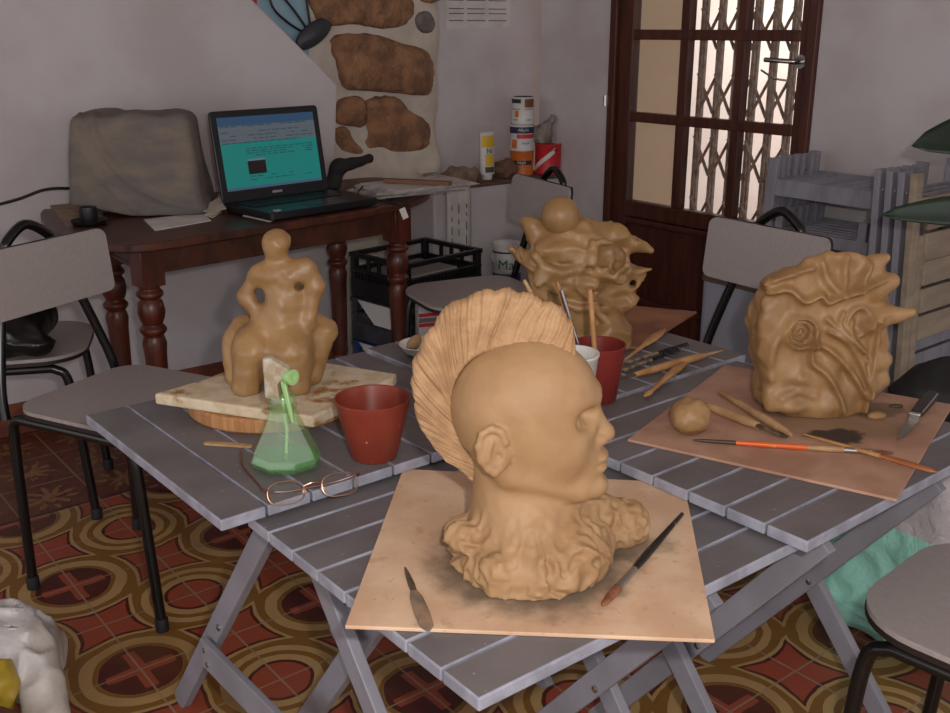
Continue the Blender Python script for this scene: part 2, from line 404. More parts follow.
# wall with the glazed door
DT = 2.12
struct(MB().prism([(-.42, 0), (-.005, 0), (-.005, 2.6), (-.42, 2.6)], 0, .14, upright(DP, 0, 0)).build('wall_door', wall_m, smooth=0))
struct(MB().prism([(.905, 0), (3.4, 0), (3.4, 2.6), (.905, 2.6)], 0, .14, upright(DP, 0, 0)).build('wall_right', wall_m, smooth=0))
struct(MB().prism([(-.005, DT), (.905, DT), (.905, 2.6), (-.005, 2.6)], 0, .14, upright(DP, 0, 0)).build('wall_lintel', wall_m, smooth=0))
fr = MB()
for a, b, z0, z1 in ((-.005, .03, 0, DT), (.868, .905, 0, DT), (.03, .868, DT-.04, DT)):
    fr.prism([(a, z0), (b, z0), (b, z1), (a, z1)], -.02, .08, upright(DP, 0, 0))
dfr = struct(fr.build('door_1', door_wood, smooth=0, bevel=.004))
rails_z = [.59, .925, 1.225, 1.525, 1.82]
lf = MB()
def dpan(s0, s1, z0, z1, n0=0, n1=.042): lf.prism([(s0, z0), (s1, z0), (s1, z1), (s0, z1)], n0, n1, upright(DP, 0, 0))
dpan(.03, .10, 0, DT-.04); dpan(.831, .868, 0, DT-.04)
dpan(.10, .831, .545, .605); dpan(.10, .831, 0, .20); dpan(.10, .831, DT-.12, DT-.04)
dpan(.10, .831, .2, .545, .018, .03)
for z in rails_z[1:]: dpan(.10, .831, z-.018, z+.018, .002, .04)
for s0, s1 in ((.327, .369), (.578, .616)): dpan(s0, s1, .605, DT-.12, .004, .038)
lf.build('door_leaf', door_wood, dfr, smooth=0, bevel=.004)
mo = MB()
for z in (.215, .53): mo.prism([(.10, z-.012), (.831, z-.012), (.831, z+.012), (.10, z+.012)], -.004, .02, upright(DP, 0, 0))
mo.build('door_moulding', door_wood, dfr, smooth=0, bevel=.005)
g = NT('door_glass'); mixs = g.n.new('ShaderNodeMixShader'); tr = g.n.new('ShaderNodeBsdfTransparent'); gl = g.n.new('ShaderNodeBsdfGlossy')
tr.inputs[0].default_value = (.93, .92, .90, 1); gl.inputs['Roughness'].default_value = .03
fz = g.n.new('ShaderNodeFresnel'); fz.inputs[0].default_value = 1.25; g.link(fz.outputs[0], mixs.inputs[0])
g.link(tr.outputs[0], mixs.inputs[1]); g.link(gl.outputs[0], mixs.inputs[2]); g.link(mixs.outputs[0], g.n['Material Output'].inputs[0])
glass_m = g.m
cols = ((.10, .327), (.369, .578), (.616, .831)); rows = [(.605, .907), (.943, 1.207), (1.243, 1.507), (1.543, 1.802), (1.838, DT-.12)]
for s0, s1 in cols:
    for z0, z1 in rows:
        MB().prism([(s0-.004, z0-.004), (s1+.004, z0-.004), (s1+.004, z1+.004), (s0-.004, z1+.004)], .018, .022, upright(DP, 0, 0)).build('door_pane', glass_m, dfr, smooth=0)
hm = MB().tube([DP(.845, 0, 1.145), DP(.845, -.045, 1.145), DP(.835, -.05, 1.147), DP(.74, -.05, 1.15)], .008, 10)
hm.lathe([(.0, 0), (.022, 0), (.022, .008), (0, .008)], DP(.845, 0, 1.145), 16, axis=(-M2.x, -M2.y, 0))
hm.build('door_handle', steel, dfr, smooth=50)
MB().tube([DP(.80, -.006, 1.085), DP(.76, -.02, 1.09), DP(.70, -.012, 1.115)], .0035, 8).build('door_hook', steel, dfr, smooth=60)
MB().tube([DP(-.008, -.022, .96), DP(-.008, -.022, 1.0)], .010, 8).build('door_hinge', steel, dfr)
# outside: reveal, pavement, sunlit wall, sliding lattice gate
out_wall = mat('outside_wall', (226, 214, 206), .9, c2=(214, 200, 192), scale=2)
reveal_m = mat('reveal_wall', (226, 208, 180), .9)
struct(MB().prism([(-.16, -.02), (-.02, -.02), (-.02, 2.6), (-.16, 2.6)], .142, .43, upright(DP, 0, 0)).build('wall_reveal', reveal_m, smooth=0))
struct(MB().prism([(-3.6, -.3), (2.0, -.3), (2.0, 2.6), (-3.6, 2.6)], 2.0, 2.1, upright(DP, 0, 0)).build('wall_outside', out_wall, smooth=0))
gate_m = mat('gate_paint', (186, 168, 156), .5, c2=(150, 130, 118), scale=40)
gate = thing('lattice_gate', 'folding metal lattice gate seen through the glazed door', 'gate', DP(.58, .12, 0))
sx = [.335+.078*q for q in range(7)]
for q, s in enumerate(sx):
    m_ = MB()
    for ds in (-.009, .009): m_.bar(DP(s+ds, .125, .02), DP(s+ds, .125, 2.1), .008, .014, up=(M2.x, M2.y, 0))
    m_.build('upright', gate_m, gate, smooth=0)
Tz = .225
for q in range(len(sx)-1):
    for r in range(9):
        zc = .12+r*Tz; m_ = MB()
        for sg in (-1, 1):
            m_.bar(DP(sx[q], .112+.006*sg, zc-sg*.07), DP(sx[q+1], .112+.006*sg, zc+sg*.07), .003, .016, up=(M2.x, M2.y, 0))
        m_.build('lattice_strap', gate_m, gate, smooth=0)
mg = MB()
for z in (.02, 2.1): mg.prism([(.31, z-.015), (.86, z-.015), (.86, z+.015), (.31, z+.015)], .10, .14, upright(DP, 0, 0))
mg.build('track', gate_m, gate, smooth=0)
struct(MB().box((0, 2.6, 2.66), (9, 8.4, .12)).build('ceiling', wall_m, smooth=0))
# notice sheet, picture, ledge
no = thing('wall_notice', 'white printed notice sheet pinned high on the back wall', 'notice', WP(2.02, .118, 1.24))
MB().prism([(1.86, 1.243), (2.19, 1.252), (2.19, 1.40), (1.86, 1.40)], .1165, .1185, upright(WP, 0, 0)).build('sheet', paper_m, no, smooth=0)
nl = MB()
for z in (1.352, 1.32, 1.302, 1.275):
    for s0, s1 in ((1.875, 1.95), (1.965, 2.06), (2.075, 2.17)):
        nl.prism([(s0, z), (s1-.02*random.random(), z), (s1, z+.003), (s0, z+.003)], .115, .1167, upright(WP, 0, 0))
nl.build('print', ink, no, smooth=0)
pic = thing('picture', 'pale blue picture panel showing above the sloping stair wall', 'picture', WP(1.07, .1, 1.05))
pblue = mat('pale_blue_paint', (142, 172, 186), .6, c2=(128, 158, 176), scale=6)
MB().prism([(.70, 1.02), (1.235, 1.02), (1.235, 1.75), (.70, 1.75)], .103, .119, upright(WP, 0, 0)).build('panel', pblue, pic, smooth=0, bevel=.002)
MB().prism([(.96, 1.30), (1.04, 1.33), (1.05, 1.44), (.93, 1.44)], .101, .1035, upright(WP, 0, 0)).build('red_patch', mat('red_paint', (190, 58, 50), .6), pic, smooth=0)
orn = thing('hanging_bowl', 'dark oval bowl with thin black stems high beside the stone pillar', 'bowl', WP(1.25, .06, 1.2))
def bowl(u, v):
    a = 2*PI*u; r = v; ex = .085*r*math.cos(a); ey = .036*r*math.sin(a); c, s_ = math.cos(.55), math.sin(.55)
    return WP(1.238+ex*c-ey*s_, .07-.02*(1-r*r), 1.228+ex*s_+ey*c)
MB().grid(bowl, 28, 6).build('bowl_body', mat('slate', (52, 54, 58), .5), orn, smooth=180, solid=.006)
for pts in ([(1.23, 1.222), (1.15, 1.265), (1.09, 1.32), (1.075, 1.40)], [(1.235, 1.225), (1.18, 1.30), (1.13, 1.36), (1.11, 1.42)], [(1.24, 1.228), (1.232, 1.29), (1.225, 1.36), (1.228, 1.42)]):
    MB().tube(smoothpath([WP(s, .085, z) for s, z in pts], 6), .0045, 8).build('stem', black_plastic, orn)
led = MB().prism([(1.60, -.155), (2.268, -.155), (2.268, .125), (1.60, .125)], 0, .655, lambda x, y, z: WP(x, y, z)).build('trim_ledge', wall_m, smooth=0, bevel=.01)
struct(led)
MB().prism([(1.61, -.16), (2.262, -.16), (2.262, .11), (1.61, .11)], .655, .668, lambda x, y, z: WP(x, y, z)).build('ledge_top', mat('brown_ledge', (112, 84, 66), .8, c2=(90, 66, 52), scale=10), led, smooth=0, bevel=.004)
# ------------------------------------------------------------------ folding tables
LX, LY0 = .565, .54
def table(P, ang, zt, along, label, lower=None, brace=False, lx=LX, spread=0, ly=LY0):
    LY = ly
    a = rad(ang); U = Vector((math.cos(a), math.sin(a))); Vv = Vector((-U.y, U.x))
    r = thing('folding_table', label, 'table', (P[0], P[1], 0), a, 'grey slatted folding tables pushed together')
    TH = .017; m = MB(); n = 8
    if along == 'u':
        for q in range(n):
            w = LY/n; m.box((lx/2, w*(q+.5), zt-TH/2), (lx, w-.0035, TH))
    else:
        n = 8
        for q in range(n):
            w = lx/n; m.box((w*(q+.5), LY/2, zt-TH/2), (w-.0035, LY, TH))
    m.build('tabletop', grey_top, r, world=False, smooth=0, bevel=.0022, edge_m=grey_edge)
    zr = zt-TH
    ei = .035 if along == 'u' else .10
    for e in (ei, (lx if along == 'u' else LY)-ei):
        m = MB()
        if along == 'u': m.box((e, LY/2, zr-.014), (.022, LY-.13, .028))
        else: m.box((lx/2, e, zr-.014), (lx-.10, .022, .028))
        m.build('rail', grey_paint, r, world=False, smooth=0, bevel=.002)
    zb = zr-.03
    for e, inn in ((.098 if brace else .11, 1), (lx-.135, -1)):
        sh = spread if inn == 1 else 0
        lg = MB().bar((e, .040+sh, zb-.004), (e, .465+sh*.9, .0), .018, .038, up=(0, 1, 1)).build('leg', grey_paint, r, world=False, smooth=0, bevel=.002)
        MB().lathe([(0, 0), (.006, 0), (.006, .003), (.003, .004), (0, .004)], (e-.009, .238, zb*.505), 12, axis=(-1, 0, 0)).build('screw', steel, lg, world=False, smooth=40)
        if brace: continue
        e2 = e-inn*.034
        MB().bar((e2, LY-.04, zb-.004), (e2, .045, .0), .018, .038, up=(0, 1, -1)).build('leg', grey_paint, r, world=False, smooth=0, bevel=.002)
    if brace:
        b = MB().bar((.078, .285, .215), (.078, -.16, .215), .012, .056).build('stretcher', grey_paint, r, world=False, smooth=0, bevel=.002)
        mm = MB()
        for dz in (-.013, .012): mm.lathe([(0, 0), (.005, 0), (.005, .002), (0, .003)], (.072, .265+dz*.3, .215+dz), 12, axis=(-1, 0, 0))
        mm.build('rivets', steel, b, world=False, smooth=40)
    return r
ZA, ZB = .58, .603
table((.005, .906), 38.3, ZA, 'u', 'nearest grey slatted folding table, carrying the clay head with the crest', spread=.27)
table((.441, 1.206), 39.5, ZB, 'u', 'right grey slatted folding table under the ochre relief and its hardboard')
table((-.352, 1.267), 39.5, ZB, 'v', 'left grey slatted folding table with spray bottle, eyeglasses and seated clay figure', brace=True, lx=.585, ly=.523)
table((-.352+.60*math.cos(rad(39.5)), 1.267+.60*math.sin(rad(39.5))), 39.5, ZB-.001, 'v', 'farthest grey slatted folding table, under the clay figure crowned by a ball', lx=.59)
# ------------------------------------------------------------------ school chairs
def rrect(x0, x1, y0, y1, rs, n=6):
    pts = []
    for (cx, cy, a0), r in zip(((x1, y1, 0), (x0, y1, 90), (x0, y0, 180), (x1, y0, 270)), rs):
        ox = cx-r if cx == x1 else cx+r; oy = cy-r if cy == y1 else cy+r
        for q in range(n+1):
            a = rad(a0+90*q/n); pts.append((ox+r*math.cos(a), oy+r*math.sin(a)))
    return pts
def make_chair(label, group):
    r = thing('school_chair', label, 'chair', (0, 0, 0), 0, group)
    seat = rrect(-.17, .22, -.18, .18, (.11, .07, .07, .11), 8)
    def seatz(x, y): return .458 - .012*max(0, (x-.10)/.12)**2 + .010*max(0, (-.08-x)/.12)**2
    s = MB().prism(seat, .449, .4585).build('seat', laminate, r, world=False, smooth=30)
    MB().prism([(x*1.004, y*1.004) for x, y in seat], .440, .4495).build('seat_edge', black_edge, s, world=False, smooth=30)
    bp = rrect(-.182, .182, .640, .792, (.02,)*4, 6)
    tilt = lambda x, y, z: Vector((-.228-(y-.65)*.10+z+.030*(1-(x/.19)**2)*-1+.03, x, y))
    def back(z0, z1, nm, mt, par, grow=0):
        nb = 20; m = MB(); rows = 5
        ring = [(x*(1+grow), .7265+(y-.7265)*(1+grow*2.2)) for x, y in bp]
        return MB().prism(ring, z0, z1, tilt).build(nm, mt, par, world=False, smooth=30)
    b = back(.004, .010, 'backrest', laminate, r); back(-.004, .0045, 'backrest_edge', black_edge, b, .004)
    R = .0115
    up = smoothpath([(-.19, -.168, .42), (-.205, -.155, .50), (-.232, -.10, .68), (-.242, -.065, .77), (-.245, -.056, .795), (-.247, 0, .826), (-.245, .056, .795), (-.242, .065, .77), (-.232, .10, .68), (-.205, .155, .50), (-.19, .168, .42)], 5)
    up = [p-Vector((.010, 0, 0)) for p in up]
    MB().tube(up, R, 10).build('back_frame', black_tube, r, world=False, smooth=60)
    for sy in (-1, 1):
        y = .168*sy
        pth = smoothpath([(-.190, y*1.0, 0.0), (-.186, y, .20), (-.180, y, .385), (-.165, y, .423), (-.12, y, .428), (.10, y, .428), (.150, y, .423), (.178, y, .385), (.192, y, .20), (.205, y, 0.0)], 6)
        sf = MB().tube(pth, R, 10).build('side_frame', black_tube, r, world=False, smooth=60)
        for x in (-.190, .2045):
            MB().lathe([(0, 0), (.0145, 0), (.0145, .028), (.012, .031), (0, .031)], (x, y, 0), 12).build('rubber_foot', rubber, sf, world=False, smooth=40)
    cr = MB().tube([(.12, -.168, .428), (.12, .168, .428)], .009, 8); cr.tube([(-.12, -.168, .428), (-.12, .168, .428)], .009, 8)
    cr.build('cross_tube', black_tube, r, world=False, smooth=60)
    return r
CG = 'school chairs with grey laminate seats and black tube frames'
ch = make_chair('grey school chair at the far left of the photo, backrest glinting, nearest the slatted table', CG)
ch.location = (-.789, 2.175, 0); ch.rotation_euler = (0, 0, rad(-26.5))
dup(ch, (.535, 2.315, 0), rad(215), 'grey school chair between the relief sculpture and the glazed door', CG)
dup(ch, (.02, 3.13, 0), rad(206), 'grey school chair in front of the white ledge, behind the clay figure with a ball', CG)
dup(ch, (.800, 1.236, 0), rad(133), 'grey school chair cut off at the bottom right corner, tucked under the right table', CG)
dup(ch, (-1.25, 2.58, 0), rad(14), 'grey school chair half hidden behind the leftmost chair, with a black bag on its seat', CG)
# ------------------------------------------------------------------ wooden desk
FLc = Vector((-.826, 2.612)); ua = rad(44); DU = Vector((math.cos(ua), math.sin(ua))); DV = Vector((-DU.y, DU.x))
def KP(u, v, z): p = FLc+DU*u+DV*v; return Vector((p.x, p.y, z))
ZD = .72
desk = thing('wooden_desk', 'dark wooden desk with turned legs and rounded ends against the stair wall', 'desk', KP(.4, .3, 0))
out = [(-.02, .0), (.3, -.004), (.60, .0), (.80, .02), (.95, .065), (1.08, .15), (1.16, .27), (1.185, .40), (1.16, .56), (.9, .60), (.5, .655), (.05, .70), (-.02, .69), (-.085, .52), (-.13, .34), (-.13, .18), (-.10, .07)]
op = [(p.x, p.y) for p in smoothpath([Vector((u, v, 0)) for u, v in out], 4, True)]
MB().prism(op, ZD-.024, ZD, lambda x, y, z: KP(x, y, z)).build('desk_top', desk_wood, desk, smooth=30, bevel=.006)
LP = [(0, .07), (.865, .07), (.045, .39), (.865, .40)]
prof = [(.029, .0), (.030, .02), (.024, .04), (.020, .055), (.027, .075), (.036, .095), (.030, .115), (.022, .13), (.026, .145), (.024, .17), (.030, .40), (.033, .43), (.029, .445), (.026, .452), (.036, .465), (.036, .473), (.026, .484), (.033, .50), (.037, .52), (.033, .545), (.026, .555), (.036, .565), (.036, .573), (.027, .583), (.030, .592)]
for u, v in LP:
    m = MB().lathe(prof, KP(u, v, 0), 20); m.box(KP(u, v, .645), (.066, .066, .105), rz=ua)
    m.build('leg', leg_wood, desk, smooth=45, bevel=.0015)
for (a, b) in ((0, 1), (2, 3), (0, 2), (1, 3)):
    p, q = KP(*LP[a], .665), KP(*LP[b], .665); dd = (q-p).normalized()*.03
    m = MB().bar(p+dd, q-dd, .02, .065); m.bar(p+dd-Vector((0, 0, .036)), q-dd-Vector((0, 0, .036)), .026, .012)
    m.build('apron', desk_wood, desk, smooth=0, bevel=.002)
# ------------------------------------------------------------------ folded chairs stacked on the right wall
def make_folded(name, label, group, wood, slatm, z0=.25, hz=1.0):
    r = thing(name, label, 'chair', (0, 0, 0), 0, group)
    w = .36
    for x in (.0, w): MB().box((x, 0, .44), (.034, .018, .88)).build('post', wood, r, world=False, smooth=0, bevel=.002)
    for z, h in ((.795, .05), (.66, .035)): MB().box((w/2, .0, z), (w-.034, .014, h)).build('back_rail', wood, r, world=False, smooth=0, bevel=.002)
    for x in (.042, w-.042): MB().box((x, .004, .37), (.026, .018, .72)).build('rear_leg', wood, r, world=False, smooth=0, bevel=.002)
    MB().box((w/2, .004, .12), (w-.09, .012, .03)).build('stretcher', wood, r, world=False, smooth=0, bevel=.002)
    m = MB()
    for q in range(5): m.box((w/2, -.006, z0+.068*q), (w-.10 if slatm is wood else w-.04, .012, .060))
    m.build('seat_slats', slatm, r, world=False, smooth=0, bevel=.002)
    for x in (0, w): MB().lathe([(0, 0), (.0035, 0), (.003, .0015), (0, .002)], (x, -.009, .83), 10, axis=(0, -1, 0)).build('bolt', steel, r, world=False, smooth=40)
    return r
rzD = math.atan2(D2.y, D2.x)
G1 = 'folded grey wooden chairs leaning in a row'
ords = ['front', 'second', 'third', 'fourth', 'fifth', 'sixth', 'seventh', 'eighth']
lean = .10
base = Vector((.86, 3.06, 0))
f0 = make_folded('folded_chair', 'frontmost folded grey chair of the row leaning toward the door wall', G1, grey_wood, grey_wood)
def lay(o, p, rz, le): o.location = p; o.rotation_euler = (le, 0, rz)
lay(f0, base, rzD, -lean*.6)
for q in range(1, 8):
    p = base+Vector((M2.x, M2.y, 0))*(.036*q)+Vector((D2.x, D2.y, 0))*(-.004*q+.012*random.uniform(-1, 1))
    lab = '%s folded grey chair from the front in the row leaning toward the door wall' % ords[q] if q < 7 else 'rearmost folded grey chair in the row, closest to the door wall'
    d_ = dup(f0, p, 0, lab); lay(d_, p, rzD, -lean*.6+random.uniform(-.006, .006))
G2 = 'folded chairs at the right edge'
ra = rad(39)
b2 = Vector((1.10, 2.45, 0))
f1 = make_folded('folded_chair', 'folded chair with pale beige slats at the right edge, nearest of its row', G2, beige_wood, beige_wood, .50)
f1.scale = (1, 1, 1.04)
lay(f1, b2, ra, -.05)
g1 = make_folded('folded_chair', 'grey folded chair directly behind the pale beige slatted one at the right edge', G2, grey_wood, grey_wood)
g1.scale = (1, 1, 1.04)
vv = Vector((-math.sin(ra), math.cos(ra), 0)); uu = Vector((math.cos(ra), math.sin(ra), 0))
lay(g1, b2+vv*.034+uu*.004, ra, -.05)
for q, w_ in enumerate(('second', 'third')):
    p = b2+vv*(.068+.034*q)+uu*(.008+.004*q)
    d_ = dup(g1, p, 0, 'grey folded chair at the right edge, %s behind the pale beige slatted one' % w_); lay(d_, p, ra, -.05)
# ------------------------------------------------------------------ laptop on the desk
LA = rad(46); LU = Vector((math.cos(LA), math.sin(LA), 0)); LV = Vector((-LU.y, LU.x, 0)); LH = Vector((-.755, 3.06, ZD))
lap = thing('laptop', 'open black laptop with a teal web page on the dark wooden desk', 'laptop', LH)
def LPt(u, v, z): return LH+LU*u+LV*v+Vector((0, 0, z))
LW = .40
lap_m = mat('laptop_plastic', (24, 24, 27), .3); key_m = mat('keys', (14, 14, 16), .45)
bs = rrect(0, LW, -.245, 0, (.012,)*4, 4)
MB().prism(bs, .004, .026, LPt).build('base', lap_m, lap, smooth=30, bevel=.003)
kb = MB()
for rr in range(5):
    for cc in range(14): kb.box(LPt(.030+cc*.0235, -.035-rr*.021, .0272), (.020, .0175, .003), rz=LA)
kb.build('keyboard', key_m, lap, smooth=0)
MB().box(LPt(LW*.47, -.195, .0264), (.075, .045, .0012), rz=LA).build('touchpad', mat('touchpad', (40, 40, 44), .35), lap, smooth=0)
MB().box(LPt(.04, -.215, .0266), (.020, .016, .0012), rz=LA).build('sticker', paper_m, lap, smooth=0)
ta = rad(9)
def LS(x, y, z=0): return LPt(x, .004+y*math.sin(ta)-z*math.cos(ta), .024+y*math.cos(ta)+z*math.sin(ta))
lid = MB().prism(rrect(0, LW, 0, .272, (.012,)*4, 4), -.008, .0, LS).build('lid', lap_m, lap, smooth=30, bevel=.002)
def patch(nm, x0, x1, y0, y1, c, s=1.0, z=.0012):
    MB().prism([(x0, y0), (x1, y0), (x1, y1), (x0, y1)], z-.0006, z, LS).build(nm, glow('screen_'+nm, c, s), lid, smooth=0)
x0, x1 = .022, LW-.022
patch('page', x0, x1, .042, .174, (34, 150, 142), .48)
patch('title_bar', x0, x1, .226, .252, (70, 110, 150), .34)
patch('toolbar', x0, x1, .174, .226, (132, 142, 152), .33)
patch('task_bar', x0, x1, .034, .042, (90, 120, 150), .4)
patch('picture', x0+.085, x0+.150, .078, .124, (34, 22, 24), .5, .0018)
patch('picture_bar', x0+.085, x0+.150, .118, .124, (120, 140, 150), .5, .0024)
rnd = random.Random(3); text_glow = glow('screen_text', (40, 96, 112), .4)
for zz in (.222, .205, .194, .183, .173, .154, .147, .140, .133, .070, .060):
    xx = x0+.006+(.08 if zz < .16 else 0); tl = MB()
    while xx < x1-.03:
        L_ = rnd.uniform(.006, .03)
        if rnd.random() < .75: tl.prism([(xx, zz), (min(xx+L_, x1), zz), (min(xx+L_, x1), zz+.0028), (xx, zz+.0028)], .0012, .0019, LS)
        xx += L_+.006
    tl.build('text_line', text_glow, lid, smooth=0)
MB().prism([(LW/2-.018, .014), (LW/2+.018, .014), (LW/2+.018, .021), (LW/2-.018, .021)], 0, .0012, LS).build('maker_plate', mat('plate', (150, 150, 155), .4), lid, smooth=0)
# ------------------------------------------------------------------ cloth covered box on the desk
cc = Vector((-1.005, 3.115, ZD+.001))
Rb = Matrix.Rotation(rad(8), 3, 'Z')
Fd = Field((-1.31, 2.92, ZD), (-.70, 3.44, ZD+.34), .0055)
zz = (Fd.Z-ZD)/.30
X0 = Fd.X-(cc.x)+.0; Y0 = Fd.Y-cc.y
c8, s8 = math.cos(rad(8)), math.sin(rad(8))
xl = X0*c8+Y0*s8; yl = -X0*s8+Y0*c8
xl = xl/(1.04-.16*np.clip(zz, 0, 1)); yl = yl/(1.04-.26*np.clip(zz, 0, 1))+.02*zz
qx = np.abs(xl+.004)-.188+.03; qy = np.abs(yl)-.135+.03; qz = np.abs(Fd.Z-(ZD+.14))-.150+.03
Fd.D = (np.sqrt(np.maximum(qx, 0)**2+np.maximum(qy, 0)**2+np.maximum(qz, 0)**2)+np.minimum(np.maximum(np.maximum(qx, qy), qz), 0)-.03)
arc = np.abs(np.sqrt((xl-.20)**2+(Fd.Z-ZD-.36)**2)-.335)
Fd.D -= .010*np.exp(-(arc/.012)**2)*(yl < 0)
arc2 = np.abs(np.sqrt((xl-.30)**2+(Fd.Z-ZD-.42)**2)-.50); Fd.D -= .007*np.exp(-(arc2/.012)**2)*(yl < 0)
Fd.D += .016*(Fd.noise(9, 3)-.5)+.010*(Fd.noise((22, 22, 9), 4)-.5)
Fd.D = np.maximum(Fd.D, (ZD+.003+.035*np.clip((-xl-.02)/.15, 0, 1))-Fd.Z)
v, f = Fd.mesh()
cov_m = mat('grey_cloth', (122, 110, 98), .9, c2=(104, 97, 92), scale=9, bump=.3, bscale=160, stretch=(1, 1, 2.2))
tag(arrmesh('covered_equipment', v, f, cov_m), 'bulky box-shaped thing under a grey-brown cloth, left of the laptop', 'covered box')
tag(MB().box((-1.0, 3.13, ZD+.017), (.26, .16, .034), rz=rad(8)).build('equipment_foot', black_plastic, None, bevel=.005, smooth=0), 'black base showing beneath the grey cloth cover on the desk', 'base')
dish = thing('round_dish', 'small round black dish at the left end of the desk', 'dish', (-1.09, 2.86, ZD))
MB().lathe([(0, .002), (.040, 0), (.048, .006), (.050, .014), (.046, .012), (.040, .007), (0, .006)], (-1.09, 2.86, ZD), 28).build('saucer', black_plastic, dish, smooth=40)
MB().lathe([(0, .007), (.022, .007), (.026, .035), (.024, .05), (.019, .048), (0, .03)], (-1.09, 2.86, ZD), 24).build('cup', black_plastic, dish, smooth=40)
tag(MB().tube(smoothpath([(-1.17, 3.06, .79), (-1.25, 2.99, .80), (-1.33, 2.95, .775), (-1.48, 2.88, .74), (-1.60, 2.84, .70)], 8), .0045, 8).build('power_cable', black_plastic), 'thin black cable leading left from the covered box', 'cable')
def sheet(name, label, cat, pts, z, m, th=.0012, group=None):
    return tag(MB().prism([(p.x, p.y) for p in pts], z, z+th).build(name, m, smooth=0), label, cat, group)
Pz = lambda x, y, z=ZD: at(x, y, z)
sheet('paper_sheet', 'white paper sheet lying on the desk in front of the grey cover', 'paper', [Pz(144, 220), Pz(203, 213), Pz(211, 221), Pz(155, 231)], ZD, paper_m, .002, 'papers on the desk')
sheet('paper_sheet', 'small pale card on the desk edge in front of the laptop', 'paper', [Pz(243, 216), Pz(253, 212), Pz(285, 216), Pz(270, 222)], ZD, paper_m, .002, 'papers on the desk')
sheet('paper_sheet', 'yellowed paper sheet at the left end of the desk, under the black dish', 'paper', [Pz(50, 206), Pz(98, 197), Pz(104, 222), Pz(66, 226)], ZD, mat('old_paper', (150, 128, 106), .85, c2=(128, 104, 86), scale=20), .0015, 'papers on the desk')
cr_ = MB(); rnd = random.Random(11)
for q in range(9):
    p = Pz(212+q*2.2, 216-q*1.2); cr_.bar(p+Vector((rnd.uniform(-.03, .03), -.03, .004+.003*q)), p+Vector((rnd.uniform(-.03, .03), .05, .008+.006*q)), .03, .0015, up=(rnd.uniform(-.4, .4), 0, 1))
tag(cr_.build('loose_papers', mat('greyed_paper', (176, 168, 150), .85), smooth=0), 'tangle of loose paper strips between the grey cover and the laptop', 'papers')
# newspapers right of the laptop
npm = mat('newsprint', (192, 182, 176), .85, c2=(158, 148, 146), scale=22, lo=.45, hi=.7)
gN = 'newspapers piled at the right end of the desk'
labs = ['newspaper at the very bottom of the pile right of the laptop', 'second newspaper from the bottom of the pile right of the laptop', 'third newspaper from the bottom of the pile right of the laptop', 'newspaper just under the topmost of the pile right of the laptop', 'topmost newspaper of the pile right of the laptop']
for q in range(5):
    c = Vector((-.235+.012*q, 3.49-.015*q, 0)); an = rad(34+9*math.sin(q*2.3)); z = ZD+.0075*q
    def sheetf(x, y, zz, c=c, an=an, z=z):
        p = Vector((x, y, 0)); p.rotate(Matrix.Rotation(an, 3, 'Z')); s = .014*max(0, x-.06)/.1
        return Vector((c.x+p.x, c.y+p.y, z+zz-s*.0+.004*math.sin(x*20+q)*0))
    m = MB()
    for kk in range(4): m.prism([(-.17+kk*.003, -.11-kk*.002), (.17-kk*.006, -.11+kk*.003), (.17-kk*.002, .11), (-.17, .11-kk*.004)], kk*.0018, kk*.0018+.0013, sheetf)
    tag(m.build('newspaper', npm, smooth=0), labs[q], 'newspaper', gN)
tag(MB().bar((-.30, 3.42, ZD+.045), (-.08, 3.35, ZD+.045), .03, .012).build('folded_booklet', mat('brown_card', (120, 84, 62), .8), smooth=0), 'thin brown booklet lying on top of the newspapers', 'booklet')
tag(MB().tube(smoothpath([(-.37, 3.40, ZD+.03), (-.38, 3.33, ZD+.012), (-.30, 3.24, ZD+.006), (-.25, 3.20, ZD+.003), (-.22, 3.175, ZD-.01)], 7), .003, 8).build('thin_cord', black_plastic), 'thin dark cord trailing over the right desk edge', 'cord')
tg = at(405, 204, .70); tag(MB().box((-.222, 3.166, ZD-.022), (.022, .003, .034), R=Matrix.Rotation(rad(-20), 3, 'Y')@Matrix.Rotation(rad(44), 3, 'Z')).build('paper_tag', white_paint, smooth=0), 'small white tag hanging at the right edge of the desk', 'tag')
pou = Field((-.54, 3.42, .72), (-.26, 3.72, .90), .006)
pou.D = pou.cap((-.46, 3.53, .795), (-.37, 3.62, .812), .024, .016); pou.add(pou.cap((-.49, 3.52, .738), (-.47, 3.53, .79), .028, .026), .02); pou.D += .010*(pou.noise(30, 2)-.5); pou.cut_below(ZD+.001)
v, f = pou.mesh(); tag(arrmesh('black_pouch', v, f, mat('black_fabric', (30, 27, 28), .8, bump=.3)), 'floppy black pouch standing behind the right side of the laptop', 'pouch')
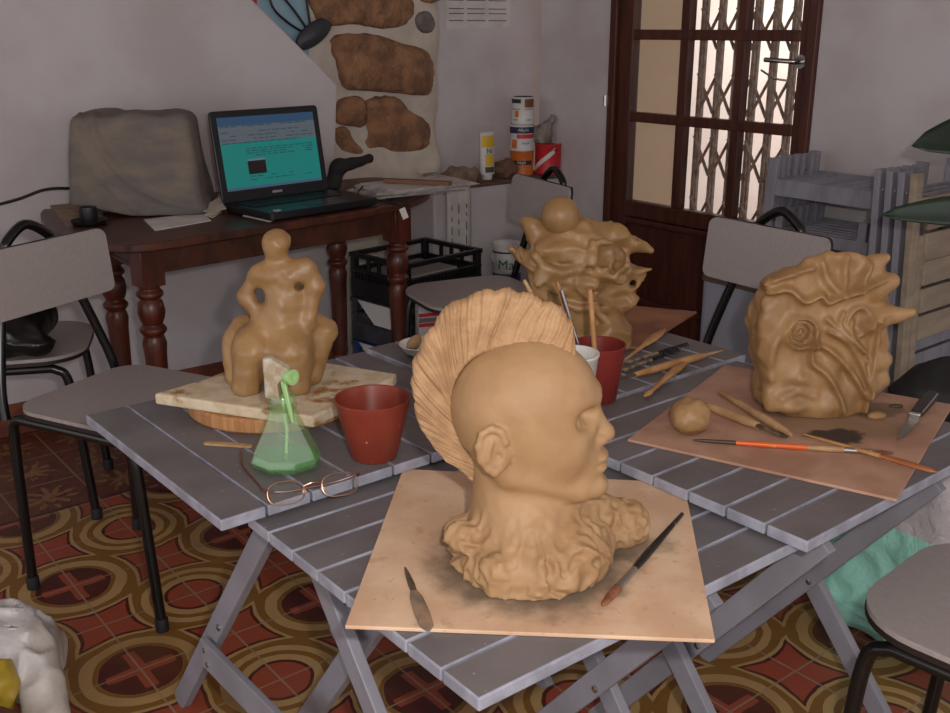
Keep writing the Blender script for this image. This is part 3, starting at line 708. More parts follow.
# ------------------------------------------------------------------ things on the ledge
ZL = .668
def can(s, n, z, r, h, label, body, lidm, deco=None, name='paint_tin'):
    p = WP(s, n, z); o = thing(name, label, 'tin', p, 0, 'tins on the ledge')
    MB().lathe([(0, 0), (r*.97, 0), (r*1.02, .003), (r*1.02, .006), (r, .008), (r, h-.008), (r*1.03, h-.006), (r*1.03, h-.001), (r*.94, h), (r*.9, h-.004), (0, h-.004)], p, 32).build('body', body, o, smooth=40)
    if lidm: MB().lathe([(0, h-.0035), (r*.86, h-.0035), (r*.86, h+.001), (r*.80, h+.001), (r*.78, h-.002), (0, h-.002)], p, 32).build('lid', lidm, o, smooth=40)
    if deco: deco(o, p, r, h)
    return o
facing = math.atan2(-1, 0)
def band(o, p, r, z0, z1, a0, a1, m, nm, lift=.0006):
    def fn(u, v): a = rad(a0+(a1-a0)*u); return p+Vector((math.cos(a)*(r+lift), math.sin(a)*(r+lift), z0+(z1-z0)*v))
    MB().grid(fn, 16, 2).build(nm, m, o, smooth=60)
orange_m = mat('orange_paint', (206, 108, 40), .45); red_m = mat('red_label', (196, 40, 44), .45); navy = mat('navy', (38, 40, 66), .45)
white_l = mat('white_label', (206, 202, 198), .4); yellow_m = mat('yellow_label', (214, 176, 44), .45)
tin = mat('tin', (180, 176, 170), .3, .6)
def cyl_text(o, p, r, body, size, a, z, m):
    text(body, size, lambda x, y: p+Vector((math.cos(rad(a)+x/r)*(r+.0012), math.sin(rad(a)+x/r)*(r+.0012), z+y)), m, 'lettering', o)
sC, nC = 2.115, -.06
AF = 263
def deco1(o, p, r, h): band(o, p, r, .045, .062, AF-70, AF+60, navy, 'label_band'); cyl_text(o, p, r, 'Alkyd', .016, AF, .054, white_l)
def deco2(o, p, r, h):
    band(o, p, r, .072, .10, AF-95, AF+95, navy, 'label_band'); band(o, p, r, .052, .069, AF-20, AF+80, red_m, 'label_stripe')
    band(o, p, r, .012, .048, AF-50, AF-20, orange_m, 'label_flame'); cyl_text(o, p, r, 'Alkyde', .016, AF+12, .086, white_l); cyl_text(o, p, r, 'laque', .015, AF+25, .034, ink)
def deco3(o, p, r, h):
    band(o, p, r, .084, .103, AF-75, AF-6, black_plastic, 'label_band'); band(o, p, r, .068, .104, AF+12, AF+70, mat('brown_label', (116, 66, 44), .5), 'label_picture')
    band(o, p, r, .03, .055, AF-40, AF-18, orange_m, 'label_flower', .0007)
    for zz_, tx in ((.062, 'peinture'), (.02, 'satin')): cyl_text(o, p, r, tx, .012, AF-35, zz_, ink); cyl_text(o, p, r, tx, .012, AF+38, zz_, navy)
can(sC, nC, ZL, .048, .098, 'orange paint tin, lowest of the three stacked on the ledge', orange_m, tin, deco1)
can(sC-.002, nC, ZL+.0995, .049, .105, 'white and red paint tin with a navy band, middle of the stack', white_l, tin, deco2)
can(sC+.002, nC, ZL+.2065, .046, .108, 'white paint tin with a black patch, topmost of the stack', white_l, black_plastic, deco3)
def deco4(o, p, r, h):
    def fn(u, v): a = rad(AF-75+110*u); return p+Vector((math.cos(a)*(r+.0008), math.sin(a)*(r+.0008), .005+.085*u+.022*v))
    MB().grid(fn, 20, 2).build('white_stripe', white_l, o, smooth=60)
    cyl_text(o, p, r, 'replast', .017, AF+25, h-.022, ink)
rt = can(2.222, -.10, ZL, .054, .125, 'red tin with a white diagonal stripe beside the stacked paint tins', red_m, None, deco4)
pb = Field((0, 0, 0), (.01, .01, .01), .005); c = WP(2.20, -.085, 0)
pb = Field((c.x-.09, c.y-.08, ZL+.085), (c.x+.10, c.y+.09, ZL+.25), .0045)
pb.D = pb.ell((c.x, c.y, ZL+.15), (.042, .034, .055)); pb.add(pb.cap((c.x+.01, c.y, ZL+.17), (c.x+.042, c.y, ZL+.225), .020, .008), .02); pb.D += .022*(pb.noise(34, 8)-.5)+.01*(pb.noise(70, 9)-.5)
pb.D = np.maximum(pb.D, ZL+.1265-pb.Z)
v, f = pb.mesh(); tag(arrmesh('plastic_bag', v, f, mat('dusty_plastic', (140, 130, 118), .5, c2=(110, 102, 94), scale=30)), 'crumpled grey plastic bag on top of the red tin', 'bag')
# glue tube
gp = WP(1.915, -.08, ZL); gt = thing('glue_tube', 'yellow and white adhesive tube standing on its cap on the ledge', 'tube', gp)
ga = SA
def GT(u, v):
    z = .022+.165*v; w = .034; d = .026*(1-v)**.7+.0015; a = 2*PI*u
    p = Vector((w*math.cos(a)*(1 if v < 1 else 1), d*math.sin(a), z)); p.rotate(Matrix.Rotation(ga, 3, 'Z')); return gp+p
MB().grid(GT, 28, 12).build('tube_body', white_l, gt, smooth=60)
MB().lathe([(0, 0), (.020, 0), (.022, .004), (.022, .022), (0, .022)], gp, 24).build('cap', white_paint, gt, smooth=40)
def GF(x, y, k=.0012):    # front of the tube
    v_ = max(0, min(1, (y-.022)/.165)); d = (.026*(1-v_)**.7+.0015)*math.sqrt(max(0, 1-(x/.0345)**2))+k
    p = Vector((x, -d, y)); p.rotate(Matrix.Rotation(ga, 3, 'Z')); return gp+p
def GP(nm, x0, x1, y0, y1, m): MB().grid(lambda u, v: GF(x0+(x1-x0)*u, y0+(y1-y0)*v), 10, 6).build(nm, m, gt, smooth=60)
GP('yellow_band', -.032, .032, .128, .172, yellow_m); GP('yellow_patch', -.022, .018, .055, .10, yellow_m); GP('dark_picture', -.024, .018, .030, .052, mat('label_dark', (70, 62, 54), .5))
text('NI', .030, lambda x, y: GF(x, y+.113, .002), ink, 'lettering', gt)
MB().prism([(-.034, .186), (.034, .186), (.034, .21), (-.034, .21)], -.002, .002, lambda x, y, z: gp+Matrix.Rotation(ga, 3, 'Z')@Vector((x, z, y))).build('crimp', mat('tube_end', (176, 168, 166), .4), gt, smooth=0)
def lump(name, label, cat, c, r, m, seed, amp=.4, R=None, cut=None, res=None, fr=30):
    h = res or max(min(r)/6, .0022); mx = max(r)*1.5
    L = Field((c[0]-mx, c[1]-mx, c[2]-mx), (c[0]+mx, c[1]+mx, c[2]+mx), h)
    L.D = L.ell(c, r, R)+min(r)*amp*(L.noise(fr, seed)-.5)*2+min(r)*amp*.5*(L.noise(fr*2.3, seed+1)-.5)
    if cut is not None: L.cut_below(cut)
    v, f = L.mesh(); return tag(arrmesh(name, v, f, m), label, cat)
Rs = Matrix.Rotation(SA, 3, 'Z')
c = WP(1.785, -.09, ZL+.028); lump('crumpled_paper', 'crumpled brown wrapping paper on the ledge left of the adhesive tube', 'paper', c, (.085, .045, .035), mat('kraft', (142, 118, 98), .85, c2=(110, 88, 72), scale=30), 5, .5, Rs, ZL+.001)
c = WP(2.00, -.085, ZL+.03); lump('brown_rag', 'brown rag heaped on the ledge between adhesive tube and tins', 'rag', c, (.055, .045, .04), mat('rag', (104, 78, 62), .9), 6, .5, Rs, ZL+.001)
c = WP(1.655, -.06, ZL+.022); o = MB().box(c, (.06, .03, .042), rz=SA).build('small_printed_box', mat('printed_box', (96, 92, 84), .7, c2=(160, 150, 130), scale=60), smooth=0); tag(o, 'small printed box at the left corner of the ledge', 'box')
# ruled paper draped over the ledge corner
dr = thing('draped_paper', 'long ruled paper sheet hanging down the left corner of the white ledge', 'paper', WP(1.70, -.18, .3))
path = [(.03, .672), (-.10, .674), (-.15, .682), (-.172, .668), (-.178, .62), (-.178, .30)]
MB().grid(lambda u, v: WP(1.645+.115*v, *[(1-(u*5-int(min(u*5, 4.999))))*path[int(min(u*5, 4.999))][k]+(u*5-int(min(u*5, 4.999)))*path[int(min(u*5, 4.999))+1][k] for k in (0, 1)]), 40, 6).build('sheet', paper_m, dr, smooth=50, solid=.0016)
m = MB()
for cx in (1.665, 1.698, 1.735):
    zz_ = .60
    while zz_ > .32:
        L_ = random.uniform(.012, .04); m.prism([(cx, zz_-L_), (cx+.003, zz_-L_), (cx+.003, zz_), (cx, zz_)], -.1805, -.1792, upright(WP, 0, 0)); zz_ -= L_+random.uniform(.006, .03)
m.build('print', ink, dr, smooth=0)
# ------------------------------------------------------------------ crates, carton, bucket under and beside the desk
ca = rad(46); CR = Matrix.Rotation(ca, 3, 'Z'); cc0 = Vector((-.212, 3.62, 0))
def CP(x, y, z): return cc0+CR@Vector((x, y, 0))+Vector((0, 0, z))
cx_, cy_ = .37, .30
def crate(z0, label, m, hh=.160):
    o = thing('plastic_crate', label, 'crate', CP(0, 0, z0), 0, 'stacked crates')
    def B_(mb, c, d): mb.box(CP(*c), d, rz=ca)
    MB().box(CP(0, 0, z0+.004), (cx_-.01, cy_-.01, .006), rz=ca).build('floor_panel', m, o, smooth=0)
    for sx_ in (-1, 1):
        for sy_ in (-1, 1):
            mb = MB(); B_(mb, (sx_*(cx_/2-.012), sy_*(cy_/2-.012), z0+hh/2), (.024, .024, hh)); mb.build('corner_post', m, o, smooth=0, bevel=.004)
    mb = MB()
    for (sx_, sy_, lx_, ly_) in ((0, -1, cx_, .014), (0, 1, cx_, .014), (-1, 0, .014, cy_), (1, 0, .014, cy_)):
        c = (sx_*(cx_/2-.006), sy_*(cy_/2-.006))
        B_(mb, (*c, z0+hh-.008), (lx_+.004 if lx_ > .02 else lx_+.006, ly_+.004 if ly_ > .02 else ly_+.006, .016))
        B_(mb, (*c, z0+hh-.062), (lx_, ly_, .012)); B_(mb, (*c, z0+.035), (lx_, ly_, .064))
        if lx_ < .02:
            for dy in (-.055, .0, .055): B_(mb, (c[0], dy*1.0, z0+hh-.035), (.012, .012, .05))
    mb.build('rim', m, o, smooth=0, bevel=.002)
    mb = MB()
    for sy_ in (-1, 1):
        q = -cx_/2+.03
        while q < cx_/2-.02: B_(mb, (q, sy_*(cy_/2-.006), z0+.078), (.006, .010, .048)); q += .0165
    for sx_ in (-1, 1):
        q = -cy_/2+.03
        while q < cy_/2-.02: B_(mb, (sx_*(cx_/2-.006), q, z0+.078), (.010, .006, .048)); q += .0165
    mb.build('slats', m, o, smooth=0)
    return o
crate(.326, 'black slotted plastic crate, topmost of the stack beside the desk', black_plastic)
crate(.163, 'dark grey crate in the middle of the stack beside the desk', mat('dark_grey_plastic', (64, 64, 68), .5, c2=(52, 52, 56), scale=20))
crate(.0, 'blue crate at the bottom of the stack beside the desk', mat('blue_plastic', (40, 66, 116), .45))
tag(MB().box(CP(-.02, .0, .335+.045), (.26, .2, .09), rz=ca).build('carton_box', mat('grey_board', (150, 144, 140), .85), smooth=0, bevel=.004), 'pale cardboard box lying inside the topmost black crate', 'box')
for q, (z, lab) in enumerate(((.285, 'white card stuck on the side of the middle grey crate'), (.125, 'white card stuck on the side of the lowest blue crate'))):
    mb = MB().prism([(-.10, z-.05), (-.02, z-.05), (.02, z+.03), (-.10, z+.03)][::-1] if 0 else [(-.11, z+.032), (.125, z+.032), (.125, z-.045), (-.02, z-.045)], 0, .0025, lambda x, y, zz_: CP(-cx_/2-.0035-zz_, -x, y))
    tag(mb.build('white_card', white_l, smooth=0), lab, 'card')
pc = Vector((-.122, 3.29, 0)); pa = rad(20)
car = thing('printed_carton', 'white printed carton with red stripes and black letters, standing in front of the crates', 'carton', pc)
def KC(x, y, z): return pc+Matrix.Rotation(pa, 3, 'Z')@Vector((x, -z, 0))+Vector((0, 0, y))
MB().prism([(-.07, 0), (.07, 0), (.07, .37), (-.07, .37)], -.04, 0, KC).build('box_body', white_l, car, smooth=0, bevel=.002)
m = MB()
for z in (.332, .298): m.prism([(-.069, z), (.069, z), (.069, z+.013), (-.069, z+.013)], 0, .001, KC)
m.build('red_stripes', red_m, car, smooth=0)
m = MB().prism([(-.069, .313), (.069, .313), (.069, .329), (-.069, .329)], 0, .001, KC); m.build('grey_stripe', mat('grey_ink', (110, 104, 104), .7), car, smooth=0)
text('unu', .085, lambda x, y: KC(x+.005, .250+y, .0015), ink, 'lettering', car)
bx = WP(1.86, -.28, 0)
tag(MB().box((bx.x, bx.y, .132), (.22, .22, .263), rz=SA).build('blue_box', mat('blue_box', (44, 62, 104), .6), smooth=0, bevel=.006), 'dark blue box on the floor under the paint bucket', 'box')
bk = thing('paint_bucket', 'white paint bucket with green letters and wire handle on the blue box', 'bucket', (bx.x, bx.y, .264))
r, h = .057, .185; p = Vector((bx.x, bx.y, .264))
MB().lathe([(0, 0), (r*.92, 0), (r*.95, .004), (r, h-.012), (r*1.06, h-.010), (r*1.06, h-.002), (r*.98, h), (r*.95, h-.006), (r*.95, h-.02), (0, h-.02)], p, 32).build('body', white_paint, bk, smooth=40)
band(bk, p, r*.975, .03, .07, 190, 340, mat('blue_label', (44, 66, 110), .5), 'blue_band', .0018); band(bk, p, r*1.0, h-.035, h-.028, 170, 370, navy, 'dark_ring', .001)
text('Mar', .055, lambda x, y: p+Vector((math.cos(rad(275)+x/r)*(r+.0015), math.sin(rad(275)+x/r)*(r+.0015), .105+y)), mat('green_ink', (24, 120, 92), .5), 'lettering', bk)
MB().tube([p+Vector((r*1.08*math.cos(a), -.035-.03*abs(math.sin(a)) , h-.02-.09*math.sin(a))) for a in [PI*q/16 for q in range(17)]], .0015, 6).build('wire_handle', steel, bk)
# grey bin behind the right chair
gbp = at(745, 320, .42); bn = thing('grey_bin', 'smooth grey bin with a brown top edge behind the chair near the door', 'bin', (.835, 2.735, 0))
ba = math.atan2(D2.y, D2.x); BR_ = Matrix.Rotation(ba, 3, 'Z')
def BP(x, y, z): return Vector((.835, 2.735, 0))+BR_@Vector((x, y, 0))+Vector((0, 0, z))
MB().prism(rrect(-.20, .20, -.09, .09, (.03,)*4, 5), 0, .565, BP).build('bin_body', mat('bin_plastic', (140, 140, 150), .55), bn, smooth=40)
MB().prism(rrect(-.204, .204, -.094, .094, (.032,)*4, 5), .565, .58, BP).build('bin_lid', mat('brown_lid', (92, 72, 60), .6), bn, smooth=40, bevel=.003)
# ------------------------------------------------------------------ bags, plant
def crumple(name, label, cat, lo, hi, prims, m, seed, a1=.03, f1=12, a2=.012, f2=32, h=.007, cut=.001, k=.03):
    Fz = Field(lo, hi, h)
    for pr in prims:
        d = Fz.ell(*pr[1:]) if pr[0] == 'e' else (Fz.cap(*pr[1:]) if pr[0] == 'c' else Fz.rbox(*pr[1:]))
        Fz.add(d, k)
    n1 = Fz.noise(f1, seed); w = n1*3
    Fz.D += a1*(np.abs(n1-.5)*2-.3)+a2*(np.abs(Fz.noise(f2, seed+1, (w, w, w))-.5)*2-.3)
    Fz.cut_below(cut); v, f = Fz.mesh(); return tag(arrmesh(name, v, f, m), label, cat)
t = NT('woven_bag'); z_ = t.sep(t.tc())[2]; n_ = t.noise(6, 3)
cz = t.math('ADD', z_, t.math('MULTIPLY', t.math('SUBTRACT', n_, .5), .03))
t.col(t.mix(t.ramp(cz, .285, .292), lin((152, 214, 196)), lin((186, 180, 182)))); t.b.inputs['Roughness'].default_value = .45
t.bump(t.noise(40, 5, dist=1.5), .6, .008); woven = t.m
wb_ = crumple('woven_sack', 'large mint green and grey woven plastic sack on the floor under the right table', 'sack', (.60, 1.60, 0), (1.50, 2.45, .52), [('b', (1.00, 2.00, .20), (.42, .36, .46), .09, Matrix.Rotation(rad(38), 3, 'Z')), ('e', (1.02, 2.0, .38), (.20, .17, .07))], woven, 21, .03, 6, .012, 22, .008)
crumple('black_bag', 'small black bag lying on the woven sack at the right edge', 'bag', (.86, 1.92, .40), (1.22, 2.24, .64), [('e', (1.03, 2.06, .50), (.13, .09, .075))], mat('black_canvas', (24, 22, 22), .7), 45, .02, 9, .008, 26, .008, .43)
wp = crumple('white_plastic_bag', 'crumpled white plastic bag on the floor at the lower left corner', 'bag', (-1.12, 1.36, 0), (-.60, 1.95, .30),
             [('e', (-.90, 1.72, .09), (.09, .10, .085)), ('c', (-.86, 1.70, .12), (-.785, 1.60, .03), .045, .04), ('e', (-.95, 1.76, .12), (.08, .06, .06))], mat('white_film', (206, 200, 198), .4, c2=(188, 178, 166), scale=8, bump=.5, bscale=50, bdist=.006), 31, .034, 8, .018, 24, .006)
crumple('yellow_wrapper', 'crumpled yellow wrapper poking out of the white plastic bag', 'wrapper', (-1.0, 1.48, 0), (-.74, 1.74, .22), [('e', (-.895, 1.60, .09), (.045, .04, .07))], mat('yellow_film', (186, 158, 52), .4, c2=(160, 132, 40), scale=10), 34, .03, 18, .012, 40, .005)
crumple('brown_cloth', 'brown cloth bundle on the floor in front of the white plastic bag', 'cloth', (-1.0, 1.30, 0), (-.66, 1.62, .2), [('e', (-.86, 1.46, .05), (.10, .09, .07))], mat('brown_cloth', (112, 68, 44), .9, c2=(84, 48, 32), scale=20, bump=.5, bscale=120), 37, .03, 16, .012, 40, .005)
leather = mat('black_leather', (20, 18, 18), .33, bump=.25, bscale=80)
crumple('black_bag', 'shiny black leather bag slumped on the chair behind the leftmost chair', 'bag', (-1.52, 2.26, .44), (-.98, 2.84, .72), [('e', (-1.23, 2.53, .52), (.14, .15, .085)), ('e', (-1.24, 2.52, .58), (.11, .13, .06)), ('c', (-1.18, 2.47, .53), (-1.10, 2.44, .49), .055, .04)], leather, 41, .03, 9, .012, 26, .008, .4592)
crumple('black_sack', 'dark black bag cropped by the right edge behind the right table', 'bag', (.82, 1.98, 0), (1.25, 2.44, .66), [('e', (1.04, 2.22, .30), (.13, .13, .32)), ('e', (1.03, 2.2, .50), (.12, .11, .09))], leather, 45, .03, 9, .01, 26, .009) if 0 else None
PX, PY = 1.50, 2.06
pl = thing('potted_plant', 'potted plant with long dark green strap leaves reaching in from the right edge', 'plant', (PX, PY, 0))
leaf_m = mat('leaf_green', (30, 46, 32), .35, c2=(22, 36, 25), scale=6, stretch=(1, 1, 4))
MB().lathe([(0, 0), (.10, 0), (.14, .24), (.15, .25), (.15, .27), (.135, .27), (.13, .23), (0, .23)], (PX, PY, 0), 28).build('pot', mat('pot_clay', (130, 70, 48), .7), pl, smooth=40)
MB().tube(smoothpath([(PX, PY, .2), (PX-.01, PY+.01, .6), (PX-.005, PY, .96)], 6), .014, 10).build('stem', mat('stem', (92, 78, 52), .7), pl)
def leaf(tip, z0, w, arch, roll=0.0, dx=0):
    b = Vector((PX-.005, PY, z0)); tip = Vector(tip); d = tip-b; side = d.cross(Vector((0, 0, 1))).normalized()*math.cos(roll)+Vector((0, 0, math.sin(roll)))
    def fn(u, v):
        s = (v-.5)*2; wd = w*min(1, (1-u)*5)**.6*min(1, .3+u*2)
        return b+d*u+Vector((0, 0, arch*math.sin(PI*u)))+side*wd*s+Vector((0, 0, .25*wd*abs(s)))
    MB().grid(fn, 22, 6).build('leaf', leaf_m, pl, smooth=180, solid=.002)
t1 = at(911, 147, 1.0); 
def tipat(x, y, Y): return atY(x, y, Y)
leaf(tipat(911, 146, 2.05), .93, .050, .055, 1.05)
leaf(tipat(880, 215, 1.95), .85, .030, .014, 1.25)
for an, zz_, ln in ((10, .96, .4), (60, .95, .4), (-40, .93, .42), (-90, .9, .35), (120, .88, .3)):
    leaf((PX+ln*math.cos(rad(an)), PY+ln*math.sin(rad(an)), zz_-.02), zz_-.02, .026, .08)
# ------------------------------------------------------------------ hardboard sheets
def hboard(label, pts, z, th, m, group='hardboard modelling boards'):
    mb = MB().prism([(p[0], p[1]) for p in pts], z, z+th); o = mb.build('modelling_board', m, smooth=0, bevel=.0012); return tag(o, label, 'board', group)
def stained(name, base, c2, spots, stain=(92, 78, 60)):      # hardboard with damp clay stains of their own shape (world x, y, radius)
    t = NT(name); t.b.inputs['Roughness'].default_value = .72
    g = t.n.new('ShaderNodeNewGeometry'); pos = g.outputs['Position']; s = t.sep(pos)
    k = t.mix(t.ramp(t.noise(10, 5, vec=pos), .36, .66), lin(base), lin(c2))
    k = t.mix(t.math('MULTIPLY', t.ramp(t.noise(34, 3, vec=pos), .62, .72), .35), k, lin((168, 118, 78)))
    k = t.mix(t.math('MULTIPLY', t.ramp(t.noise(120, 2, vec=pos), .66, .74), .35), k, lin((140, 100, 74)))
    nz = t.math('MULTIPLY', t.math('SUBTRACT', t.noise(18, 4, vec=pos), .5), .17)
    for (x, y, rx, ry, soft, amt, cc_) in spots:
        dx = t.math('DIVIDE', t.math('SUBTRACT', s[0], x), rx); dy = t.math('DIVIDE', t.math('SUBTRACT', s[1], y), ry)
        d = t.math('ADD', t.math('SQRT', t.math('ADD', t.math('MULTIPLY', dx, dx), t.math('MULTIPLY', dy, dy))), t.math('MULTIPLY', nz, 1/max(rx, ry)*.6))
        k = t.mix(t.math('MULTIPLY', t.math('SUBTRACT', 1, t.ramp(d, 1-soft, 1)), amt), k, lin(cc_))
    t.col(k); t.bump(t.noise(140, 3, vec=pos), .08, .003); return t.m
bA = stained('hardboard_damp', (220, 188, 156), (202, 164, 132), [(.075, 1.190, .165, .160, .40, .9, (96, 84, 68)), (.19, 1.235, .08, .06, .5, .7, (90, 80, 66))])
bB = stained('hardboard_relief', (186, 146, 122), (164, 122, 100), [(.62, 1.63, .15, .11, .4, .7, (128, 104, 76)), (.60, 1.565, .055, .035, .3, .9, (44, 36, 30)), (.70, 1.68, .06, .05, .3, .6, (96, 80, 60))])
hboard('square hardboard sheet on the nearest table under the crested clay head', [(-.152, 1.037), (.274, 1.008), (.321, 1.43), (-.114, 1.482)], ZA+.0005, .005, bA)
hboard('reddish hardboard sheet on the right table under the ochre relief', [(.25, 1.549), (.603, 1.325), (.855, 1.71), (.50, 1.935)], ZB+.0005, .005, bB)
hboard('dark wet hardboard sheet under the clay figure crowned by a ball', [(.527, 2.338), (.347, 2.05), (.075, 2.135), (.20, 2.46)], ZB+.0005, .005, board_dark)
# ------------------------------------------------------------------ crested clay head
Yh = 1.2
head = thing('clay_bust', 'life-size clay head in profile with a tall fan crest, on the nearest table', 'sculpture', (.06, Yh, ZA+.006))
Fh = Field((-.10, Yh-.20, ZA+.006-.012), (.30, Yh+.19, .905), .0026)
def P3(x, y, z): return (x, Yh+y, z)
Fh.D = Fh.ell(P3(.056, 0, .797), (.0875, .0735, .087))
Fh.add(Fh.ell(P3(.084, 0, .816), (.066, .062, .064)), .03)
Fh.add(Fh.ell(P3(.094, 0, .754), (.055, .053, .066)), .035)
for sy in (-1, 1):
    Fh.add(Fh.cap(P3(.050, sy*.044, .724), P3(.130, sy*.020, .694), .021, .017), .022)
    Fh.add(Fh.ell(P3(.108, sy*.035, .752), (.030, .021, .028)), .02)
Fh.add(Fh.ell(P3(.150, 0, .694), (.021, .021, .019)), .016)
Fh.add(Fh.ell(P3(.142, 0, .732), (.022, .028, .028)), .018)
for sy in (-1, 1):
    Fh.sub(Fh.ell(P3(.139, sy*.032, .797), (.019, .019, .013)), .016)
Fh.add(Fh.cap(P3(.140, 0, .807), P3(.163, 0, .769), .0078, .0104), .008)
Fh.add(Fh.ell(P3(.1660, 0, .7650), (.0105, .0105, .0098)), .006)
for sy in (-1, 1):
    Fh.add(Fh.ell(P3(.156, sy*.0115, .7600), (.011, .0075, .0078)), .006)
    Fh.sub(Fh.ell(P3(.1605, sy*.0065, .7520), (.005, .0032, .004)), .003)
    Fh.add(Fh.cap(P3(.147, sy*.010, .819), P3(.122, sy*.046, .819), .0085, .007), .014)
    Fh.add(Fh.ell(P3(.1175, sy*.032, .797), .0140), .003)
    for z0, zz_, rr in ((.803, .8075, .0028), (.7925, .7885, .0026)):      # lids
        pts = [P3(.1315, sy*.0190, .797), P3(.1335, sy*.027, zz_), P3(.1290, sy*.037, zz_), P3(.1180, sy*.0465, .7965)]
        for q in range(3): Fh.add(Fh.cap(pts[q], pts[q+1], rr), .004)
Fh.add(Fh.ell(P3(.1585, 0, .7365), (.0115, .0205, .0062)), .005)
Fh.add(Fh.ell(P3(.1570, 0, .7215), (.0120, .0185, .0072)), .005)
for q in range(4):
    a0, a1 = -.024+.012*q, -.012+.012*q
    xa = lambda y: .1705-26*y*y
    Fh.sub(Fh.cap(P3(xa(a0), a0, .7290), P3(xa(a1), a1, .7290), .0022), .003)
Fh.sub(Fh.ell(P3(.171, 0, .709), (.006, .016, .005)), .006)
for sy in (-1, 1): Fh.sub(Fh.cap(P3(.015, sy*.088, .690), P3(.112, sy*.064, .664), .024), .022)
# neck and ears
Fh.add(Fh.cap(P3(.050, 0, .735), P3(.058, 0, .60), .046, .060), .012)
Fh.add(Fh.cap(P3(.024, 0, .73), P3(.028, 0, .60), .022, .03), .02)
for sy in (-1, 1):
    Re = Matrix.Rotation(rad(-14), 3, 'Y')@Matrix.Rotation(rad(-22*sy), 3, 'Z')
    Fh.add(Fh.ell(P3(.031, sy*.0725, .767), (.0185, .0075, .0285), Re), .004)
    rim = [(.043, .778), (.038, .792), (.026, .797), (.015, .790), (.011, .774), (.014, .757), (.022, .745), (.030, .739), (.037, .745)]
    for q in range(len(rim)-1):
        yy = lambda x: sy*(.0735+.20*(.044-x))
        Fh.add(Fh.cap(P3(rim[q][0], yy(rim[q][0]), rim[q][1]), P3(rim[q+1][0], yy(rim[q+1][0]), rim[q+1][1]), .0046, .0046), .003)
    Fh.sub(Fh.ell(P3(.031, sy*.0835, .768), (.0100, .007, .0165), Re), .004)
    Fh.add(Fh.cap(P3(.026, sy*.079, .780), P3(.021, sy*.081, .758), .0035), .004)
    Fh.sub(Fh.ell(P3(.035, sy*.080, .761), (.005, .007, .006)), .003)
skull = Fh.D.copy()
# torn shoulders of rough clay
body = Field.__new__(Field); body.__dict__.update(Fh.__dict__); body.D = np.full_like(Fh.D, 9.0)
rb = random.Random(12)
body.add(body.ell(P3(.064, -.012, .594), (.086, .100, .058)), .02)
body.add(body.cap(P3(.052, 0, .70), P3(.074, -.012, .62), .042, .076), .025)
body.add(body.ell(P3(.105, .01, .60), (.075, .10, .05)), .03)
body.add(body.cap(P3(.10, .02, .655), P3(.200, .055, .612), .032, .026), .03)
body.add(body.ell(P3(.205, .065, .602), (.030, .045, .026)), .02)
body.add(body.cap(P3(.030, .01, .65), P3(.006, .01, .60), .026, .028), .02)
for q in range(34):
    a = rb.uniform(0, 2*PI); rr = rb.uniform(.065, .094); z = ZA+rb.uniform(.004, .06)
    x = .066+rr*math.cos(a)*.95-.15*(z-ZA); y = -.012+rr*math.sin(a)
    if y > .02 and x < .03: continue
    Rq = Matrix.Rotation(rb.uniform(0, 3), 3, 'Z')@Matrix.Rotation(rb.uniform(-.8, .8), 3, 'X')
    body.add(body.ell(P3(x, y, z), (rb.uniform(.012, .03), rb.uniform(.008, .016), rb.uniform(.008, .020)), Rq), .012)
n1 = body.noise(28, 51); w = n1*4
body.D += (.009*(np.abs(body.noise((30, 30, 32), 52, (w*.7, w*.7, w*.7))-.5)*2-.35)+.006*(np.abs(body.noise(62, 53, (w*.5, w*.5, w*.5))-.5)*2-.4)+.003*(body.noise(130, 55)-.5))*np.clip((.70-body.Z)/.06, 0, 1)
Fh.D = skull; Fh.add(body.D, .014); Fh.cut_below(ZA+.0058)
Fh.D += .0012*(Fh.noise(60, 54)-.5)
v, f = Fh.mesh()
ay = rad(-5); ca_, sa_ = math.cos(ay), math.sin(ay)
def turn(v):
    x, y = v[:, 0]-.056, v[:, 1]-Yh
    k = np.clip((v[:, 2]-.62)/.08, 0, 1); c_ = np.cos(ay*k); s_ = np.sin(ay*k)
    v = v.copy(); v[:, 0] = .056+x*c_-y*s_; v[:, 1] = Yh+x*s_+y*c_; return v
arrmesh('head', turn(v), f, clay_dry, head)
# crest
inner = [(.124, .872), (.114, .878), (.098, .884), (.060, .889), (.025, .886), (-.002, .874), (-.022, .850), (-.032, .822), (-.033, .795), (-.028, .765), (-.016, .738), (.002, .712), (.020, .692)]
outer = [(.122, .893), (.1195, .905), (.112, .920), (.086, .936), (.045, .9485), (.008, .9455), (-.030, .929), (-.056, .897), (-.0775, .853), (-.0795, .812), (-.072, .772), (-.048, .733), (.006, .684)]
NI, NR = 760, 14
pin = smoothpath([Vector((x, z, 0)) for x, z in inner], 20); pou_ = smoothpath([Vector((x, z, 0)) for x, z in outer], 20)
def samp(p, u):
    q = u*(len(p)-1); i = min(int(q), len(p)-2); return p[i].lerp(p[i+1], q-i)
def s1(x): return sum((1-2*abs(math.sin(x*fq*.5+ph))**.8)*am for fq, ph, am in ((127, .3, .42), (211, 1.7, .36), (317, 2.1, .30), (71, .9, .22)))
verts = []; rows_ = 2*NR+5
